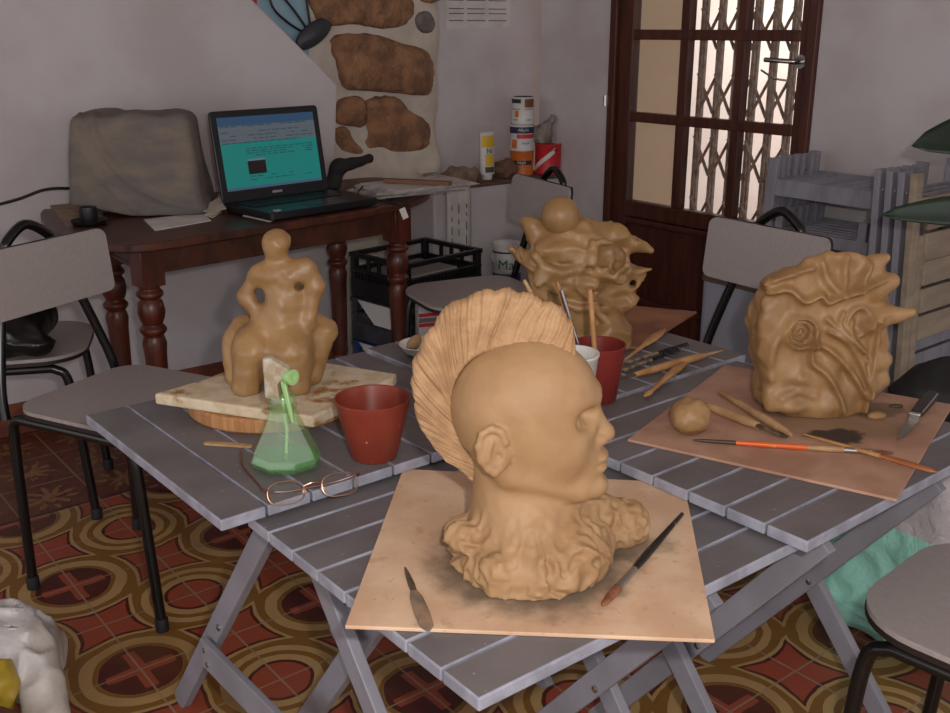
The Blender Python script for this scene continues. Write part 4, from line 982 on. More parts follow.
for i in range(NI+1):
    u = i/NI; a = samp(pin, u); b = samp(pou_, u); d = (b-a); ln = d.length; dn = d.normalized() if ln > 1e-6 else Vector((1, 0, 0))
    a = a-dn*.012
    edge = .0055*abs(math.sin(u*40+.8*math.sin(u*19)))**.6+.0012*s1(u*1.7)-.004
    gr = lambda r: s1(u+.006*math.sin(r*5+u*30))
    taper = min(1, u*30+.55, (1-u)*7+.3)
    ring = []
    for side in (-1, 1):
        rr_ = range(NR+1) if side == -1 else range(NR, -1, -1)
        for k in rr_:
            r = k/NR; p = a+(b+dn*edge-a)*r
            th = (.0165-.004*r)*taper; g = gr(r)*.0031*min(1, r*3+.35)+rb.uniform(-.0003, .0003)
            if r > .9: th *= math.sqrt(max(.02, 1-((r-.9)/.1)**2*.9))
            ring.append((p.x, Yh+side*(th+g), p.y))
    verts.append(ring)
L_ = len(verts[0]); va = np.array(verts).reshape(-1, 3)
fa_ = []
for i in range(NI):
    for k in range(L_):
        k2 = (k+1) % L_; fa_.append((i*L_+k, (i+1)*L_+k, (i+1)*L_+k2, i*L_+k2))
va = turn(va)
crest = arrmesh('crest', va, np.array(fa_), clay_rough, head)
bm = bmesh.new(); bm.from_mesh(crest.data); bmesh.ops.holes_fill(bm, edges=bm.edges[:], sides=0); bmesh.ops.recalc_face_normals(bm, faces=bm.faces[:]); bm.to_mesh(crest.data); bm.free()
# ------------------------------------------------------------------ turntable, slab and seated figure
turn_m = mat('bamboo', (190, 140, 92), .5, c2=(166, 114, 70), scale=5, stretch=(22, 22, 1))
zt0 = ZB+.0005
tag(MB().lathe([(0, 0), (.148, 0), (.152, .004), (.152, .022), (.148, .026), (0, .026)], (-.362, 1.73, zt0), 64).build('turntable_disc', turn_m, smooth=40), 'round bamboo disc under the pale slab on the left table', 'disc')
t = NT('pale_slab'); n1_ = t.noise(13, 5); n2_ = t.noise(38, 4)
k = t.mix(t.ramp(n2_, .35, .65), lin((214, 198, 170)), lin((198, 176, 144))); k = t.mix(t.math('MULTIPLY', t.ramp(n1_, .53, .62), t.ramp(n2_, .42, .6)), k, lin((156, 108, 54)))
t.col(k); t.b.inputs['Roughness'].default_value = .6; t.bump(n2_, .2, .004)
slab = tag(MB().prism([(-.553, 1.652), (-.365, 1.862), (-.142, 1.758), (-.148, 1.735), (-.262, 1.542)], zt0+.0265, zt0+.047).build('stone_slab', t.m, smooth=0, bevel=.004), 'pale clay-stained slab on the bamboo disc, under the seated clay figure', 'slab')
ZS = zt0+.0475; Yw = 1.70
def Q(x, y, dy=0): p = atY(x, y, Yw); return (p.x, Yw+dy, p.z)
Fw = Field((-.455, Yw-.10, ZS-.01), (-.235, Yw+.13, .95), .0026)
A_ = lambda d, k=.012: Fw.add(d, k)
Fw.D = Fw.ell(Q(275, 246), (.021, .023, .026)); A_(Fw.ell(Q(277, 242, .004), (.023, .024, .021)), .01)
A_(Fw.cap(Q(277, 256), Q(280, 272), .014, .017), .012)
A_(Fw.cap(Q(262, 274), Q(303, 269), .017, .018), .02)
A_(Fw.cap(Q(271, 280), Q(276, 312), .024, .027), .02); A_(Fw.cap(Q(294, 278), Q(290, 312), .023, .026), .02)
A_(Fw.cap(Q(259, 274), Q(246, 297), .015, .013)); A_(Fw.cap(Q(246, 297), Q(260, 316, -.01), .013, .013)); 
A_(Fw.cap(Q(306, 268), Q(315, 286), .016, .014)); A_(Fw.cap(Q(315, 286), Q(307, 322, -.008), .014, .016))
A_(Fw.cap(Q(281, 306), Q(281, 326), .032, .042), .02)
A_(Fw.ell(Q(259, 345, -.015), (.040, .048, .046)), .015); A_(Fw.ell(Q(292, 346, -.015), (.042, .048, .048)), .012)
A_(Fw.cap(Q(243, 335, .03), Q(231, 352, .035), .028, .024), .015); A_(Fw.cap(Q(232, 345, .02), Q(237, 374, -.01), .021, .018), .012)
A_(Fw.cap(Q(254, 350, -.03), Q(252, 378, -.045), .032, .024), .015)
A_(Fw.cap(Q(296, 350, -.03), Q(300, 376, -.04), .034, .026), .015)
A_(Fw.cap(Q(311, 330, .02), Q(323, 334, .03), .027, .022), .012); A_(Fw.cap(Q(324, 335, .02), Q(316, 352, .0), .019, .02), .012)
A_(Fw.cap(Q(312, 352, .02), Q(310, 374, .0), .028, .022), .012)
Fw.sub(Fw.cap(Q(260.5, 293, -.08), Q(262, 292, .08), .0105), .008); Fw.sub(Fw.cap(Q(261, 300, -.08), Q(262, 299, .02), .007), .012)
Fw.sub(Fw.cap(Q(300.5, 285, -.08), Q(300.5, 283, .08), .0075), .006); Fw.sub(Fw.cap(Q(299, 290, -.06), Q(296, 316, -.045), .010), .012)
Fw.sub(Fw.cap(Q(281, 300, -.056), Q(279, 330, -.068), .008), .014)
Fw.sub(Fw.cap(Q(273, 350, -.075), Q(272, 384, -.075), .016, .024), .012)
Fw.D += .005*(Fw.noise(36, 61)-.5)+.0025*(Fw.noise(80, 62)-.5); Fw.cut_below(ZS)
v, f = Fw.mesh(); tag(arrmesh('seated_clay_figure', v, f, clay_wet), 'seated nude clay figure seen from behind with hands on its hips', 'sculpture')
# ------------------------------------------------------------------ figure crowned by a ball
Ya = 2.10; ZBd = ZB+.0058
def Qa(x, y, dy=0): p = atY(x, y, Ya); return (p.x, Ya+dy, p.z)
Fa = Field((.05, Ya-.14, ZBd-.01), (.42, Ya+.17, .995), .0034)
A_ = lambda d, k=.016: Fa.add(d, k)
Fa.D = Fa.ell(Qa(590, 270, .02), (.10, .055, .085)); A_(Fa.ell(Qa(568, 262), (.075, .055, .075)), .03)
A_(Fa.cap(Qa(573, 250), Qa(580, 340), .06, .065), .04); A_(Fa.cap(Qa(556, 300), Qa(552, 345), .04, .05), .03)
A_(Fa.cap(Qa(531, 226, -.01), Qa(545, 240), .020, .03)); A_(Fa.cap(Qa(528, 224), Qa(532, 236), .012, .018))
A_(Fa.cap(Qa(512, 248, -.02), Qa(540, 262, -.01), .007, .028)); A_(Fa.cap(Qa(545, 246, -.04), Qa(575, 240, -.04), .02, .018), .01)
A_(Fa.cap(Qa(574, 231, -.03), Qa(581, 225, -.02), .014, .018), .008)
A_(Fa.cap(Qa(582, 233), Qa(615, 237), .02, .025)); A_(Fa.cap(Qa(612, 236), Qa(637, 244), .025, .018)); A_(Fa.cap(Qa(632, 243), Qa(650, 250, -.01), .016, .005), .008)
A_(Fa.cap(Qa(618, 268), Qa(638, 272), .028, .014)); A_(Fa.cap(Qa(634, 272), Qa(651, 268, -.01), .013, .004), .008)
A_(Fa.cap(Qa(612, 284), Qa(630, 284), .03, .016)); A_(Fa.cap(Qa(615, 305), Qa(638, 297, -.01), .026, .008))
A_(Fa.ell(Qa(606, 333, -.035), (.050, .05, .058)), .012)
A_(Fa.cap(Qa(535, 262, -.03), Qa(540, 295, -.03), .022, .026)); A_(Fa.cap(Qa(540, 296, -.05), Qa(538, 284, -.06), .012, .009), .006)
A_(Fa.cap(Qa(548, 270, -.055), Qa(575, 262, -.055), .014, .012), .008); A_(Fa.cap(Qa(558, 275, -.06), Qa(590, 278, -.06), .013, .016), .008)
A_(Fa.cap(Qa(560, 285, -.06), Qa(590, 290, -.05), .010, .012), .007); A_(Fa.cap(Qa(590, 268, -.05), Qa(618, 276, -.04), .014, .012), .008)
A_(Fa.cap(Qa(540, 310, -.05), Qa(560, 316, -.06), .016, .012), .008); A_(Fa.ell(Qa(617, 263, -.045), (.014, .012, .012)), .006)
for pts_, r_ in (([(548, 262), (560, 268), (575, 262), (592, 268), (604, 262)], .009), ([(545, 276), (556, 284), (572, 280), (588, 288), (606, 284)], .009), ([(590, 240), (588, 255), (596, 266), (612, 272)], .010), ([(560, 296), (575, 300), (590, 300), (600, 312)], .009), ([(534, 250), (542, 262), (536, 278), (544, 292)], .009), ([(600, 236), (622, 244), (622, 258), (612, 268)], .008)):
    dy_ = -.062
    for q in range(len(pts_)-1): A_(Fa.cap(Qa(*pts_[q], dy_), Qa(*pts_[q+1], dy_), r_), .007)
Fa.sub(Fa.ell(Qa(606, 248, -.06), (.024, .03, .020)), .010); Fa.sub(Fa.ell(Qa(609, 287, -.05), (.022, .025, .010)), .010)
Fa.sub(Fa.ell(Qa(604, 302, -.055), (.018, .02, .010)), .008); Fa.sub(Fa.ell(Qa(560, 258, -.07), (.022, .014, .008)), .008)
Fa.sub(Fa.cap(Qa(636, 260, -.06), Qa(637, 258, .08), .015), .008); Fa.sub(Fa.cap(Qa(632, 284, -.06), Qa(634, 283, .08), .010), .006)
n1 = Fa.noise(16, 71); w = n1*3.2
Fa.D += .016*(np.abs(Fa.noise(15, 72, (w*.8, w*.8, w*.8))-.5)*2-.32)+.004*(Fa.noise(50, 73)-.5); 
Fa.D = np.maximum(Fa.D, .07*0-9) ; Fa.cut_below(ZBd)
v, f = Fa.mesh(); ab = thing('abstract_clay_figure', 'twisting clay figure with holes and spikes, crowned by a smooth ball', 'sculpture', (.23, Ya, ZBd))
arrmesh('twisted_body', v, f, clay_wet, ab)
bp_ = Qa(559.7, 214, -.02); MB().lathe([(.0397*math.sin(PI*q/24), -.0397*math.cos(PI*q/24)) for q in range(25)], bp_, 40, close=False).build('ball', clay_wet, ab, smooth=180)
# ------------------------------------------------------------------ ochre relief
Yr = 1.645; ZBr = ZB+.0058
def Qr(x, y, dy=0): p = atY(x, y, Yr); return (p.x, Yr+dy, p.z)
Fr = Field((.435, Yr-.13, ZBr-.01), (.775, Yr+.16, .93), .0030)
ang = rad(-12); cA, sA = math.cos(ang), math.sin(ang)
c0 = Qr(826, 345)
outl = [(765, 412), (800, 421), (832, 428), (858, 424), (872, 410), (886, 404), (897, 383), (895, 360), (899, 330), (902, 300), (899, 283), (893, 264), (872, 262), (862, 254), (846, 252), (830, 253), (811, 260), (800, 268), (786, 271), (771, 278), (764, 288), (767, 296), (761, 306), (758, 328), (761, 349), (762, 366), (766, 384), (764, 396)]
op2 = [Qr(x, y) for x, y in outl]; ox = np.array([p[0] for p in op2]); oz = np.array([p[2] for p in op2])
# signed distance to the outline in its plane
x2, z2 = Fr.X[:, 0, :], Fr.Z[:, 0, :]
dmin = np.full(x2.shape, 9.0); ins = np.zeros(x2.shape, bool)
for q in range(len(ox)):
    a = (ox[q], oz[q]); b = (ox[(q+1) % len(ox)], oz[(q+1) % len(ox)]); ex, ez = b[0]-a[0], b[1]-a[1]
    tt = np.clip(((x2-a[0])*ex+(z2-a[1])*ez)/(ex*ex+ez*ez), 0, 1)
    dmin = np.minimum(dmin, np.hypot(x2-a[0]-tt*ex, z2-a[1]-tt*ez))
    cond = ((a[1] > z2) != (b[1] > z2)) & (x2 < (b[0]-a[0])*(z2-a[1])/(b[1]-a[1]+1e-9)+a[0]); ins ^= cond
sd = np.where(ins, -dmin, dmin)
# relief height over the front face
def px2(x, y): p = Qr(x, y); return p[0], p[2]
hgt = np.zeros_like(x2)
def bumpl(x, y, rx, rz, h, rot=0):
    global hgt
    cx, cz = px2(x, y); dx, dz = x2-cx, z2-cz; c_, s_ = math.cos(rot), math.sin(rot); u_, w_ = dx*c_+dz*s_, -dx*s_+dz*c_
    hgt = hgt+h*np.exp(-((u_/rx)**2+(w_/rz)**2))
def ridge(pts, wd, h):
    global hgt
    pp = smoothpath([Vector((*px2(x, y), 0)) for x, y in pts], 5); dm = np.full(x2.shape, 9.0)
    for q in range(len(pp)-1):
        a, b = pp[q], pp[q+1]; ex, ez = b.x-a.x, b.y-a.y; tt = np.clip(((x2-a.x)*ex+(z2-a.y)*ez)/(ex*ex+ez*ez+1e-12), 0, 1)
        dm = np.minimum(dm, np.hypot(x2-a.x-tt*ex, z2-a.y-tt*ez))
    hgt = hgt+h*np.exp(-(dm/wd)**2)
cx, cz = px2(800, 332); re = np.hypot(x2-cx, z2-cz)
hgt += np.where(re < .030, .006*np.cos(re/.0085*2*PI)*np.clip((.030-re)/.008, 0, 1), 0)+.010*np.exp(-((re-.026)/.006)**2)-.008*np.exp(-(re/.02)**2)
cx, cz = px2(858, 321); re = np.hypot((x2-cx)/.85, z2-cz); hgt += .010*np.exp(-((re-.024)/.006)**2)-.010*np.exp(-(re/.016)**2)
ridge([(762, 295), (785, 288), (803, 300), (818, 294), (826, 301), (836, 297), (862, 288), (890, 280)], .006, .018)
ridge([(760, 285), (785, 275), (812, 268)], .006, .012); ridge([(822, 262), (828, 280), (838, 292)], .007, .012); ridge([(848, 258), (846, 276), (842, 290)], .006, .012); ridge([(872, 266), (862, 282), (858, 290)], .006, .014)
ridge([(790, 318), (778, 335), (770, 352), (768, 380)], .009, .010)
ridge([(812, 340), (810, 360), (824, 372), (836, 392), (842, 410)], .006, .018); ridge([(812, 342), (832, 352), (850, 372), (866, 396)], .006, .014)
ridge([(828, 330), (846, 342), (862, 366), (872, 396)], .005, .014); ridge([(826, 318), (838, 330), (856, 346), (868, 362)], .005, .012)
ridge([(880, 322), (878, 350), (872, 380), (866, 412)], .006, .022); ridge([(866, 325), (880, 316), (898, 312)], .010, .026)
ridge([(842, 312), (838, 322), (846, 334), (862, 350)], .004, .012); ridge([(852, 322), (850, 334), (866, 352)], .004, .01)
ridge([(780, 396), (796, 390), (812, 394)], .008, .007); bumpl(798, 378, .016, .012, .010); bumpl(792, 405, .03, .014, .016); bumpl(826, 405, .022, .02, .012)
bumpl(840, 270, .05, .022, -.016); bumpl(845, 378, .014, .02, -.014, .5); bumpl(820, 352, .012, .012, -.010); bumpl(885, 350, .008, .02, -.016); bumpl(888, 382, .008, .012, -.014)
depth = Fr.Y-Yr+.30*(Fr.X-c0[0])*0
yb = .105-.075*np.clip((Fr.Z-.76)/.10, 0, 1)                                   # back half thickness
front = -(hgt)[:, None, :]-.004
side = np.clip((Fr.X-.62)/.13, 0, 1)
yl = Fr.Y-Yr-.10*side*side
dslab = np.maximum(front-yl, yl-yb)
n1 = Fr.noise(22, 81); w = n1*3
edge = sd[:, None, :]+.006*(np.abs(Fr.noise(22, 84, (w, w, w))-.5)*2-.3)
kk_ = .022; hh = np.clip(.5-.5*(edge-dslab)/kk_, 0, 1); Fr.D = (dslab*hh+edge*(1-hh)+kk_*hh*(1-hh)).astype(np.float32)*.7
Fr.add(Fr.cap(Qr(872, 322, .02), Qr(911, 312, .0), .026, .008), .014)
Fr.add(Fr.cap(Qr(882, 374, .05), Qr(896, 369, .05), .018, .012), .02); Fr.add(Fr.cap(Qr(878, 394, .04), Qr(893, 390, .05), .018, .012), .02); Fr.add(Fr.cap(Qr(884, 340, .04), Qr(893, 352, .05), .014, .012), .02)
Fr.add(Fr.cap(Qr(880, 292, .02), Qr(896, 284, .02), .022, .014), .012); Fr.add(Fr.cap(Qr(880, 268, .03), Qr(893, 262, .03), .014, .007), .01)
Fr.D += .004*(Fr.noise(46, 82)-.5)+.0022*(Fr.noise((120, 60, 40), 83)-.5); Fr.cut_below(ZBr)
v, f = Fr.mesh(); tag(arrmesh('clay_relief', v, f, clay_relief), 'thick ochre clay relief with a ringed eye and wavy top, on the right table', 'sculpture')
c = at(690, 421, ZBr+.022); lump('clay_ball', 'small rough ball of clay on the hardboard in front of the ochre relief', 'clay', (c.x, c.y, ZBr+.029), (.034, .031, .031), clay_relief, 91, .15, None, ZBr, .0022, 60)
lump('clay_scrap', 'small damp clay scrap lying at the right foot of the ochre relief', 'clay', (*at(876, 418, ZBr)[:2], ZBr+.004), (.016, .010, .007), clay_relief, 92, .3, None, ZBr, .0015, 60)
lump('clay_scrap', 'flat dark clay crumb on the hardboard between the relief and the knife', 'clay', (*at(896, 407, ZBr)[:2], ZBr+.002), (.012, .007, .003), mat('dark_clay', (86, 70, 52), .6), 93, .3, None, ZBr, .001, 60)
# ------------------------------------------------------------------ rods: brushes and modelling tools
def rod(name, label, cat, p, q, parts, group=None, flat=1.0):
    p, q = Vector(p), Vector(q); d = q-p; L = d.length; ax = d.normalized(); o = thing(name, label, cat, p, 0, group)
    side = ax.cross(Vector((0, 0, 1))).normalized(); up = side.cross(ax)
    for nm, prof, m, *fl_ in parts:
        fz = fl_[0] if fl_ else flat; mb = MB(); sg = 12; n = len(prof)
        for (tt, r) in prof:
            for k in range(sg):
                a = 2*PI*k/sg; mb.v.append(p+ax*(tt*L)+side*(r*math.cos(a))+up*(r*fz*math.sin(a)))
        for i in range(n-1):
            for k in range(sg): mb.f.append((i*sg+k, i*sg+(k+1) % sg, (i+1)*sg+(k+1) % sg, (i+1)*sg+k))
        mb.f.append(tuple(range(sg-1, -1, -1))); mb.f.append(tuple((n-1)*sg+k for k in range(sg)))
        mb.build(nm, m, o, smooth=50)
    return o
def g(x, y, z): return at(x, y, z)
bristle = mat('bristle', (150, 92, 62), .8, c2=(110, 64, 42), scale=60, bump=.4, bscale=300)
black_lac = mat('black_lacquer', (24, 21, 19), .25, c2=(120, 110, 92), scale=60, lo=.6, hi=.66)
orange_lac = mat('orange_lacquer', (222, 96, 36), .35, c2=(206, 150, 100), scale=90, lo=.62, hi=.68)
boxwood = mat('boxwood', (196, 148, 96), .5, c2=(172, 122, 74), scale=18, stretch=(1, 1, 1)); pale_wood = mat('pale_tool_wood', (186, 150, 108), .55, c2=(162, 124, 84), scale=24)
dusty_steel = mat('dusty_steel', (96, 88, 80), .5, .6, c2=(130, 112, 90), scale=50)
rod('paint_brush', 'black-handled paint brush lying on the board right of the clay head', 'brush', g(602, 606, ZA+.010), g(683, 513, ZA+.0105),
    [('handle', [(.36, .0042), (.42, .0052), (.5, .0056), (.62, .005), (.85, .0036), (.985, .003), (1, .001)], black_lac), ('ferrule', [(.17, .0058), (.20, .0052), (.36, .0045)], steel, .9), ('bristles', [(0, .0012), (.03, .0045), (.10, .0062), (.175, .0056)], bristle, .6)])
rod('palette_knife', 'clay-smeared grey modelling knife near the left corner of the front board', 'tool', g(405, 567, ZA+.0085), g(429, 631, ZA+.0095),
    [('blade', [(0, .001), (.1, .003), (.3, .0045), (.42, .0035)], dusty_steel, .2), ('handle', [(.40, .0045), (.5, .008), (.75, .0095), (.93, .008), (1, .002)], mat('smeared_wood', (150, 122, 98), .6, c2=(112, 98, 84), scale=30), .35)])
rod('paint_brush', 'long orange-handled brush across the hardboard in front of the ochre relief', 'brush', g(693, 440, ZBr+.005), g(893, 453, ZBr+.005),
    [('tip', [(0, .0012), (.05, .003), (.22, .0036)], mat('brush_dark', (70, 50, 42), .5)), ('handle', [(.22, .0036), (.35, .0044), (.5, .0042), (.58, .0044)], orange_lac), ('bare_handle', [(.58, .0044), (.70, .0050), (.76, .0046)], pale_wood), ('ferrule', [(.76, .0048), (.90, .004)], steel), ('bristles', [(.90, .0042), (.95, .0058), (1, .003)], bristle, .5)])
rod('modelling_tool', 'long brown wooden modelling tool with its end past the hardboard edge', 'tool', g(803, 434, ZBr+.006), g(937, 472, ZBr+.009),
    [('shaft', [(0, .0015), (.15, .0036), (.4, .004), (.6, .005)], boxwood, .7), ('blade', [(.60, .005), (.75, .0075), (.95, .0065), (1, .002)], mat('reddish_wood', (170, 108, 62), .45, c2=(150, 90, 50), scale=20), .55)])
rod('modelling_tool', 'wooden modelling tool with dark metal tips beside the clay ball', 'tool', g(686, 397, ZBr+.008), g(787, 437, ZBr+.008),
    [('dark_tip', [(0, .001), (.06, .004), (.16, .0045), (.24, .006)], dusty_steel, .5), ('grip', [(.24, .006), (.4, .0085), (.62, .0085), (.73, .006)], pale_wood), ('wire_end', [(.73, .0058), (.8, .0056), (.95, .0065), (1, .003)], mat('clayed_metal', (112, 92, 66), .5, c2=(60, 48, 40), scale=60), .6)])
rod('modelling_tool', 'straight pale wooden stick tool pointing at the foot of the ochre relief', 'tool', g(719, 391, ZBr+.007), g(791, 435, ZBr+.007),
    [('shaft', [(0, .003), (.03, .0055), (.4, .007), (.75, .008), (.95, .006), (1, .003)], pale_wood)])
gT = 'modelling tools on the far table'
rod('modelling_tool', 'leaf-bladed wooden modelling tool leaning on the dark hardboard', 'tool', g(622, 362, ZB+.006), g(665, 329, ZB+.022), [('shaft', [(0, .002), (.25, .004), (.45, .0055)], boxwood, .7), ('blade', [(.45, .0055), (.65, .012), (.85, .011), (1, .002)], boxwood, .3)], gT)
rod('modelling_tool', 'long wooden loop tool lying along the far table below the dark ones', 'tool', g(619, 379, ZB+.008), g(724, 350, ZB+.008), [('loop', [(0, .002), (.06, .006), (.14, .004)], dusty_steel, .5), ('grip', [(.14, .005), (.3, .0075), (.5, .0085), (.72, .0075), (.80, .005)], boxwood), ('tip', [(.80, .0045), (.9, .003), (1, .001)], pale_wood)], gT)
rod('modelling_tool', 'short club-shaped wooden tool nearest the red pot on the far table', 'tool', g(645, 396, ZB+.007), g(684, 363, ZB+.007), [('shaft', [(0, .003), (.06, .0075), (.16, .005), (.4, .0058), (.8, .010), (.97, .009), (1, .004)], boxwood, .6)], gT)
for q, (a, b, lab) in enumerate((((622, 371), (679, 350), 'dark twisted wire tool lying nearer the red pot'), ((626, 363), (688, 344), 'dark twisted wire tool lying nearer the dark hardboard'))):
    p0, p1 = g(*a, ZB+.006), g(*b, ZB+.006); o = thing('wire_tool', lab, 'tool', p0, 0, gT)
    MB().tube([p0.lerp(p1, .0), p0.lerp(p1, .5)], .0045, 8).build('grip', mat('grey_grip', (150, 128, 104), .6, c2=(70, 62, 54), scale=60), o)
    for ph in (0, PI):
        pts = []
        for k in range(49):
            tt = .48+.52*k/48; c = p0.lerp(p1, tt); pts.append(c+Vector((.0035*math.cos(k*.8+ph)*-.3, .0045*math.cos(k*.8+ph), .0035*math.sin(k*.8+ph))))
        MB().tube(pts, .0014, 6).build('twisted_wire', black_plastic, o)
    MB().tube([p0+Vector((-.0, 0, 0)), p0-(p1-p0).normalized()*.012+Vector((.003, 0, .003)), p0-(p1-p0).normalized()*.02], .0014, 6).build('loop', steel, o)
tag(MB().prism(rrect(-.036, .036, -.0045, .0045, (.0044,)*4, 4), 0, .004, lambda x, y, z: Vector((*g(228, 446, ZB)[:2], ZB+.0005))+Matrix.Rotation(rad(-9), 3, 'Z')@Vector((x*1.15, y, z))).build('wooden_stick', pale_wood, smooth=30), 'flat wooden stick on the left table behind the spray bottle', 'stick')
# knife
ka, kb_ = g(896, 440, ZBr+.004), g(932, 397, ZBr+.005); kd = (kb_-ka); kL = kd.length; kd.normalize(); ks = Vector((kd.y, -kd.x, 0)).normalized()
kn = thing('kitchen_knife', 'small knife with dark handle at the right corner of the hardboard', 'knife', ka)
kf = lambda x, y, z: ka+kd*(x*kL)+ks*y+Vector((0, 0, z))
MB().prism([(0, .001), (.12, .009), (.46, .010), (.46, -.007), (.2, -.006)], 0, .0016, kf).build('blade', mat('blade_steel', (150, 140, 128), .35, .8), kn, smooth=0)
MB().prism([(.44, .010), (.48, .011), (.48, -.010), (.44, -.009)], -.002, .012, kf).build('bolster', steel, kn, smooth=0, bevel=.002)
MB().prism([(.48, .009), (.7, .011), (.92, .012), (1, .007), (1, -.007), (.9, -.011), (.6, -.009), (.48, -.008)], -.002, .013, kf).build('handle', mat('knife_handle', (40, 36, 34), .4), kn, smooth=30, bevel=.003)
MB().prism([(.50, .0122), (.94, .0125), (.94, .0105), (.50, .0102)], .0115, .0138, kf).build('spine', steel, kn, smooth=0)
# ------------------------------------------------------------------ pots, bowls, sticks
terracotta = mat('red_plastic_pot', (136, 56, 40), .35, c2=(122, 49, 34), scale=12, speck=((206, 150, 120), 90, .73)); red_pot = mat('dark_red_pot', (128, 44, 38), .35, c2=(114, 38, 32), scale=12, speck=((206, 160, 140), 90, .74))
water = mat('murky_water', (84, 34, 26), .08)
def pot(p, r0, r1, h, label, m, wl, name='plastic_pot', wm=water):
    o = thing(name, label, 'pot', p, 0, 'red plastic pots'); p = Vector(p)
    MB().lathe([(0, 0), (r0*.95, 0), (r0, .003), (r1, h), (r1-.0012, h+.0012), (r1-.003, h), (r0+(r1-r0)*.1-.003, h*.1), (0, .006)], p, 40).build('pot_wall', m, o, smooth=40)
    rw = r0+(r1-r0)*wl-.0032
    MB().lathe([(0, h*wl-.004), (rw-.001, h*wl-.004), (rw, h*wl), (0, h*wl)], p, 40).build('water', wm, o, smooth=30)
    return o
pot((-.160, 1.492, ZB+.0005), .037, .060, .098, 'red-brown plastic pot half full of water beside the spray bottle', terracotta, .55)
p2 = Vector((.222, 1.752, ZB+.0005)); pot(p2, .036, .050, .105, 'dark red plastic pot holding tools behind the clay head', red_pot, .30)
gS = 'tools standing in the dark red pot'
def inpot(label, px, py, rr, m, base=(0, 0), flat=1.0, name='wooden_tool', prof=None):
    p = p2+Vector((base[0], base[1], .012)); q = atY(px, py, 1.752+base[1]*1.6)
    rod(name, label, 'tool', p, q, [('shaft', prof or [(0, rr), (.9, rr), (1, rr*.8)], m)], gS, flat)
inpot('square wooden stick standing tall in the dark red pot', 590, 289, .0062, boxwood, (.002, .0), .8)
inpot('broad wooden spatula leaning left in the dark red pot', 557, 281, .005, boxwood, (-.012, .012), .3, prof=[(0, .006), (.5, .010), (.70, .018), (.95, .015), (1, .006)])
inpot('steel-tipped tool leaning left in the dark red pot', 561, 290, .004, steel, (-.008, -.008), name='steel_tool')
inpot('thin wooden stick leaning far to the left in the dark red pot', 524, 280, .0042, pale_wood, (-.018, .006))
def bowl_(c, r, label, tilt, name='white_bowl', ax=None):
    o = thing(name, label, 'bowl', c, 0); prof = [(0, 0), (r*.55, .001), (r*.82, r*.16), (r, r*.45), (r*1.04, r*.47), (r*1.03, r*.50), (r*.97, r*.49), (r*.80, r*.2), (r*.5, r*.06), (0, r*.05)]
    MB().lathe(prof, c, 36, axis=ax or (0, 0, 1), close=False).build('bowl_shell', white_paint, o, smooth=50); return o
wbp = Vector((.168, 1.665, ZB+.0005)); cu_ = thing('white_cup', 'white plaster-crusted cup behind the forehead of the clay head', 'cup', wbp)
MB().lathe([(0, 0), (.030, 0), (.032, .003), (.044, .112), (.0455, .113), (.0455, .117), (.042, .117), (.041, .112), (.030, .006), (0, .006)], wbp, 36, close=False).build('cup_wall', white_paint, cu_, smooth=50)
b3 = Vector((-.108, 2.02, ZB+.001)); bowl_(b3, .048, 'small white bowl half hidden behind the crest of the clay head', 0)
lump('clay_piece', 'stub of clay resting in the small white bowl behind the crest', 'clay', (b3.x-.018, b3.y-.012, b3.z+.026), (.012, .011, .022), clay_dry, 95, .3, Matrix.Rotation(.6, 3, 'Y'), None, .002, 60)
# ------------------------------------------------------------------ spray bottle
def tinted(name, tc, dc, wd, wg=.12):
    t = NT(name); a = t.n.new('ShaderNodeBsdfTransparent'); b = t.n.new('ShaderNodeBsdfDiffuse'); c = t.n.new('ShaderNodeBsdfGlossy'); c.inputs['Roughness'].default_value = .06
    a.inputs[0].default_value = (*lin(tc), 1); b.inputs[0].default_value = (*lin(dc), 1)
    m1 = t.n.new('ShaderNodeMixShader'); m1.inputs[0].default_value = wd; t.link(a.outputs[0], m1.inputs[1]); t.link(b.outputs[0], m1.inputs[2])
    m2 = t.n.new('ShaderNodeMixShader'); m2.inputs[0].default_value = wg; t.link(m1.outputs[0], m2.inputs[1]); t.link(c.outputs[0], m2.inputs[2])
    t.link(m2.outputs[0], t.n['Material Output'].inputs[0]); return t.m
gp_m = tinted('green_plastic', (240, 250, 232), (186, 220, 168), .12, .10)
gl_m = tinted('green_liquid', (206, 240, 202), (110, 196, 120), .30, .08)
green_solid = mat('green_trigger', (158, 200, 130), .4); worn_white = mat('worn_white', (206, 198, 178), .5, c2=(170, 150, 120), scale=40)
bp0 = Vector((-.292, 1.452, ZB+.0005)); sb = thing('spray_bottle', 'green see-through spray bottle with white trigger head on the left table', 'bottle', bp0)
def ring8(r, z, tw=0, sx_=1.0): return [bp0+Vector((r*math.cos(2*PI*(k+.5)/8+tw)*sx_, r*math.sin(2*PI*(k+.5)/8+tw)*.86, z)) for k in range(8)]
def loft8(prof):
    mb = MB()
    for r, z in prof: mb.v += ring8(r, z)
    for i in range(len(prof)-1):
        for k in range(8): mb.f.append((i*8+k, i*8+(k+1) % 8, (i+1)*8+(k+1) % 8, (i+1)*8+k))
    mb.f.append(tuple(range(7, -1, -1))); mb.f.append(tuple((len(prof)-1)*8+k for k in range(8))); return mb
loft8([(.044, 0), (.054, .005), (.056, .013), (.050, .030), (.036, .058), (.025, .082), (.021, .098)]).build('body', gp_m, sb, smooth=20, bevel=.003)
loft8([(.042, .004), (.050, .008), (.051, .014), (.048, .022)]).build('liquid', gl_m, sb, smooth=20)
MB().lathe([(0, .094), (.020, .094), (.0215, .098), (.0215, .116), (.019, .120), (0, .120)], bp0, 24).build('collar', gp_m, sb, smooth=40)
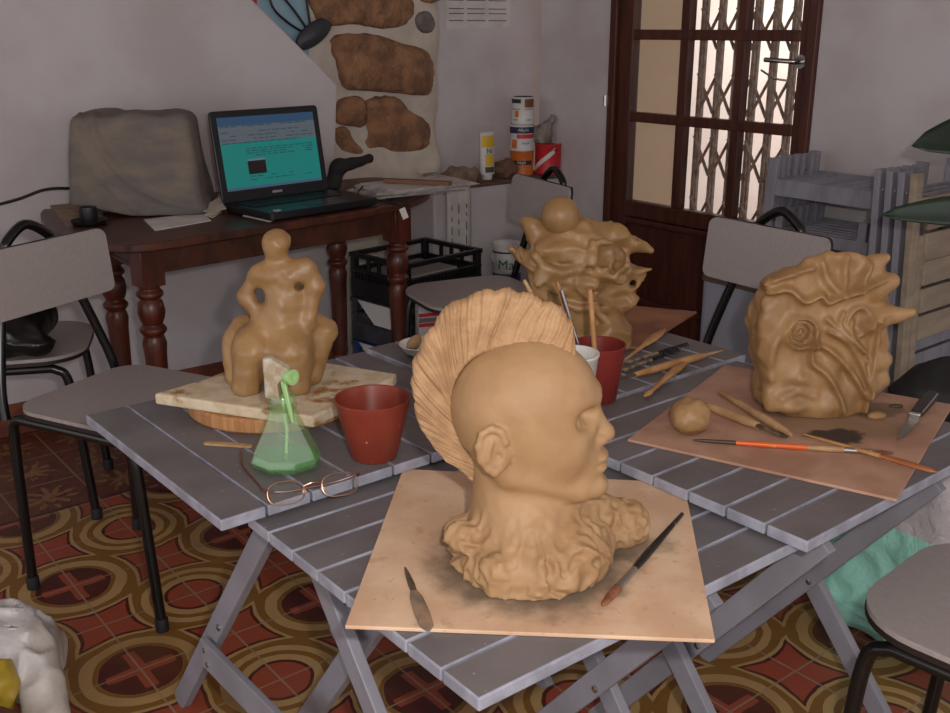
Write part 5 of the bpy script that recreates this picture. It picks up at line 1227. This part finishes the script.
MB().tube([bp0+V(0, 0, .012), bp0+V(.004, 0, .06), bp0+V(0, 0, .118)], .0025, 8).build('dip_tube', green_solid, sb)
hx = lambda x, y, z: bp0+Vector((x, y, z))
hd = MB().prism([(-.016, .124), (.014, .124), (.012, .150), (.018, .158), (.034, .160), (.036, .178), (.0, .190), (-.016, .188), (-.015, .150)], -.011, .011, lambda x, y, z: hx(x*.86-.013, z+x*-.5, y-.012))
hd.build('spray_head', worn_white, sb, smooth=0, bevel=.004)
MB().lathe([(0, 0), (.011, 0), (.012, .003), (.012, .012), (.006, .013), (0, .011)], hx(.014, -.021, .154), 20, axis=(.8, -.55, .05)).build('nozzle', green_solid, sb, smooth=40)
MB().prism([(.014, .158), (.026, .158), (.034, .12), (.040, .092), (.032, .090), (.024, .118)], -.006, .006, lambda x, y, z: hx(x*.86-.013, z+x*-.5, y-.012)).build('trigger', green_solid, sb, smooth=30, bevel=.003)
# ------------------------------------------------------------------ eyeglasses
copper = mat('copper_frame', (172, 132, 108), .3, .9); temple_m = mat('brown_temple', (88, 34, 28), .3)
gl0 = g(288, 505, ZB+.001); gl1 = g(342, 496, ZB+.001); gu = (gl1-gl0); gu.z = 0; gd = gu.length; gu.normalize(); gn = Vector((-gu.y, gu.x, 0))
up_ = (Vector((0, 0, 1))+gn*.55).normalized()
es = thing('eyeglasses', 'thin copper-rimmed eyeglasses lying open on the edge of the left table', 'glasses', gl0)
lensm = NT('lens'); mx_ = lensm.n.new('ShaderNodeMixShader'); t1_ = lensm.n.new('ShaderNodeBsdfTransparent'); t2_ = lensm.n.new('ShaderNodeBsdfGlossy'); t2_.inputs['Roughness'].default_value = .02
mx_.inputs[0].default_value = .06; lensm.link(t1_.outputs[0], mx_.inputs[1]); lensm.link(t2_.outputs[0], mx_.inputs[2]); lensm.link(mx_.outputs[0], lensm.n['Material Output'].inputs[0])
rw_, rh_ = .0265, .0165
cs = [gl0+up_*(rh_+.001), gl0+gu*gd+up_*(rh_+.001)]
def rimp(c, a): 
    ca2, sa2 = math.cos(a), math.sin(a); e = .75
    return c+gu*(rw_*math.copysign(abs(ca2)**e, ca2))+up_*(rh_*math.copysign(abs(sa2)**e, sa2))
for c in cs:
    pts = [rimp(c, 2*PI*k/40) for k in range(40)]
    rm_ = MB().tube(pts, .0009, 8, closed=True).build('rim', copper, es)
    mb = MB(); mb.v = [p for p in pts]+[p+gn*.0012 for p in pts]; mb.f = [tuple(range(40)), tuple(range(79, 39, -1))]+[(k, (k+1) % 40, 40+(k+1) % 40, 40+k) for k in range(40)]
    mb.build('lens', lensm.m, rm_, smooth=0)
a_, b_ = rimp(cs[0], .25), rimp(cs[1], PI-.25)
MB().tube(smoothpath([a_, a_.lerp(b_, .5)+up_*.004-gn*.003, b_], 6), .0011, 8).build('bridge', copper, es)
MB().tube([a_-up_*.008, a_-up_*.010+gn*.005], .003, 8).build('nose_pad', copper, es); MB().tube([b_-up_*.008, b_-up_*.010+gn*.005], .003, 8).build('nose_pad', copper, es)
h0 = rimp(cs[0], PI-.35); h1 = rimp(cs[1], .35)
MB().tube(smoothpath([h0, h0-gu*.006+gn*.004, g(258, 484, ZB+.012), g(244, 468, ZB+.012), g(241, 456, ZB+.010), g(241, 449, ZB+.003)], 7), .0016, 8).build('temple', temple_m, es)
MB().tube(smoothpath([h1, h1+gu*.004+gn*.006, cs[1]+gn*.014-gu*.005+V(0, 0, -.002), cs[0]+gn*.016+gu*.012+V(0, 0, -.006), cs[0]+gn*.020-gu*.016+V(0, 0, -.005), cs[0]+gn*.028-gu*.024+V(0, 0, -.008)], 7), .0016, 8).build('temple', temple_m, es)
# ------------------------------------------------------------------ light
def flash():
    L = bpy.data.lights.new('camera_flash', 'POINT'); L.energy = FLASH_W; L.shadow_soft_size = .018; L.color = (1.0, .96, .92)
    o = bpy.data.objects.new('camera_flash', L); COL.objects.link(o); o.location = (.075, .02, H+.06)
FLASH_W = 47
flash()
w = bpy.data.worlds.new('ambient'); sc.world = w; w.use_nodes = True
w.node_tree.nodes['Background'].inputs[0].default_value = (.97, .955, 1.0, 1); w.node_tree.nodes['Background'].inputs[1].default_value = 1.32
L = bpy.data.lights.new('daylight', 'AREA'); L.energy = 50; L.size = .9; L.color = (1.0, .975, .965)
o = bpy.data.objects.new('daylight', L); COL.objects.link(o); o.location = DP(-.4, .85, 1.9); o.rotation_euler = (Vector(DP(-.9, 2.0, 1.0))-o.location).to_track_quat('-Z', 'Y').to_euler()
sc.view_settings.view_transform = 'Standard'; sc.view_settings.look = 'None'; sc.view_settings.gamma = 1; sc.view_settings.exposure = 0; sc.view_settings.use_curve_mapping = False
sc.cycles.max_bounces = 6; sc.cycles.use_denoising = True
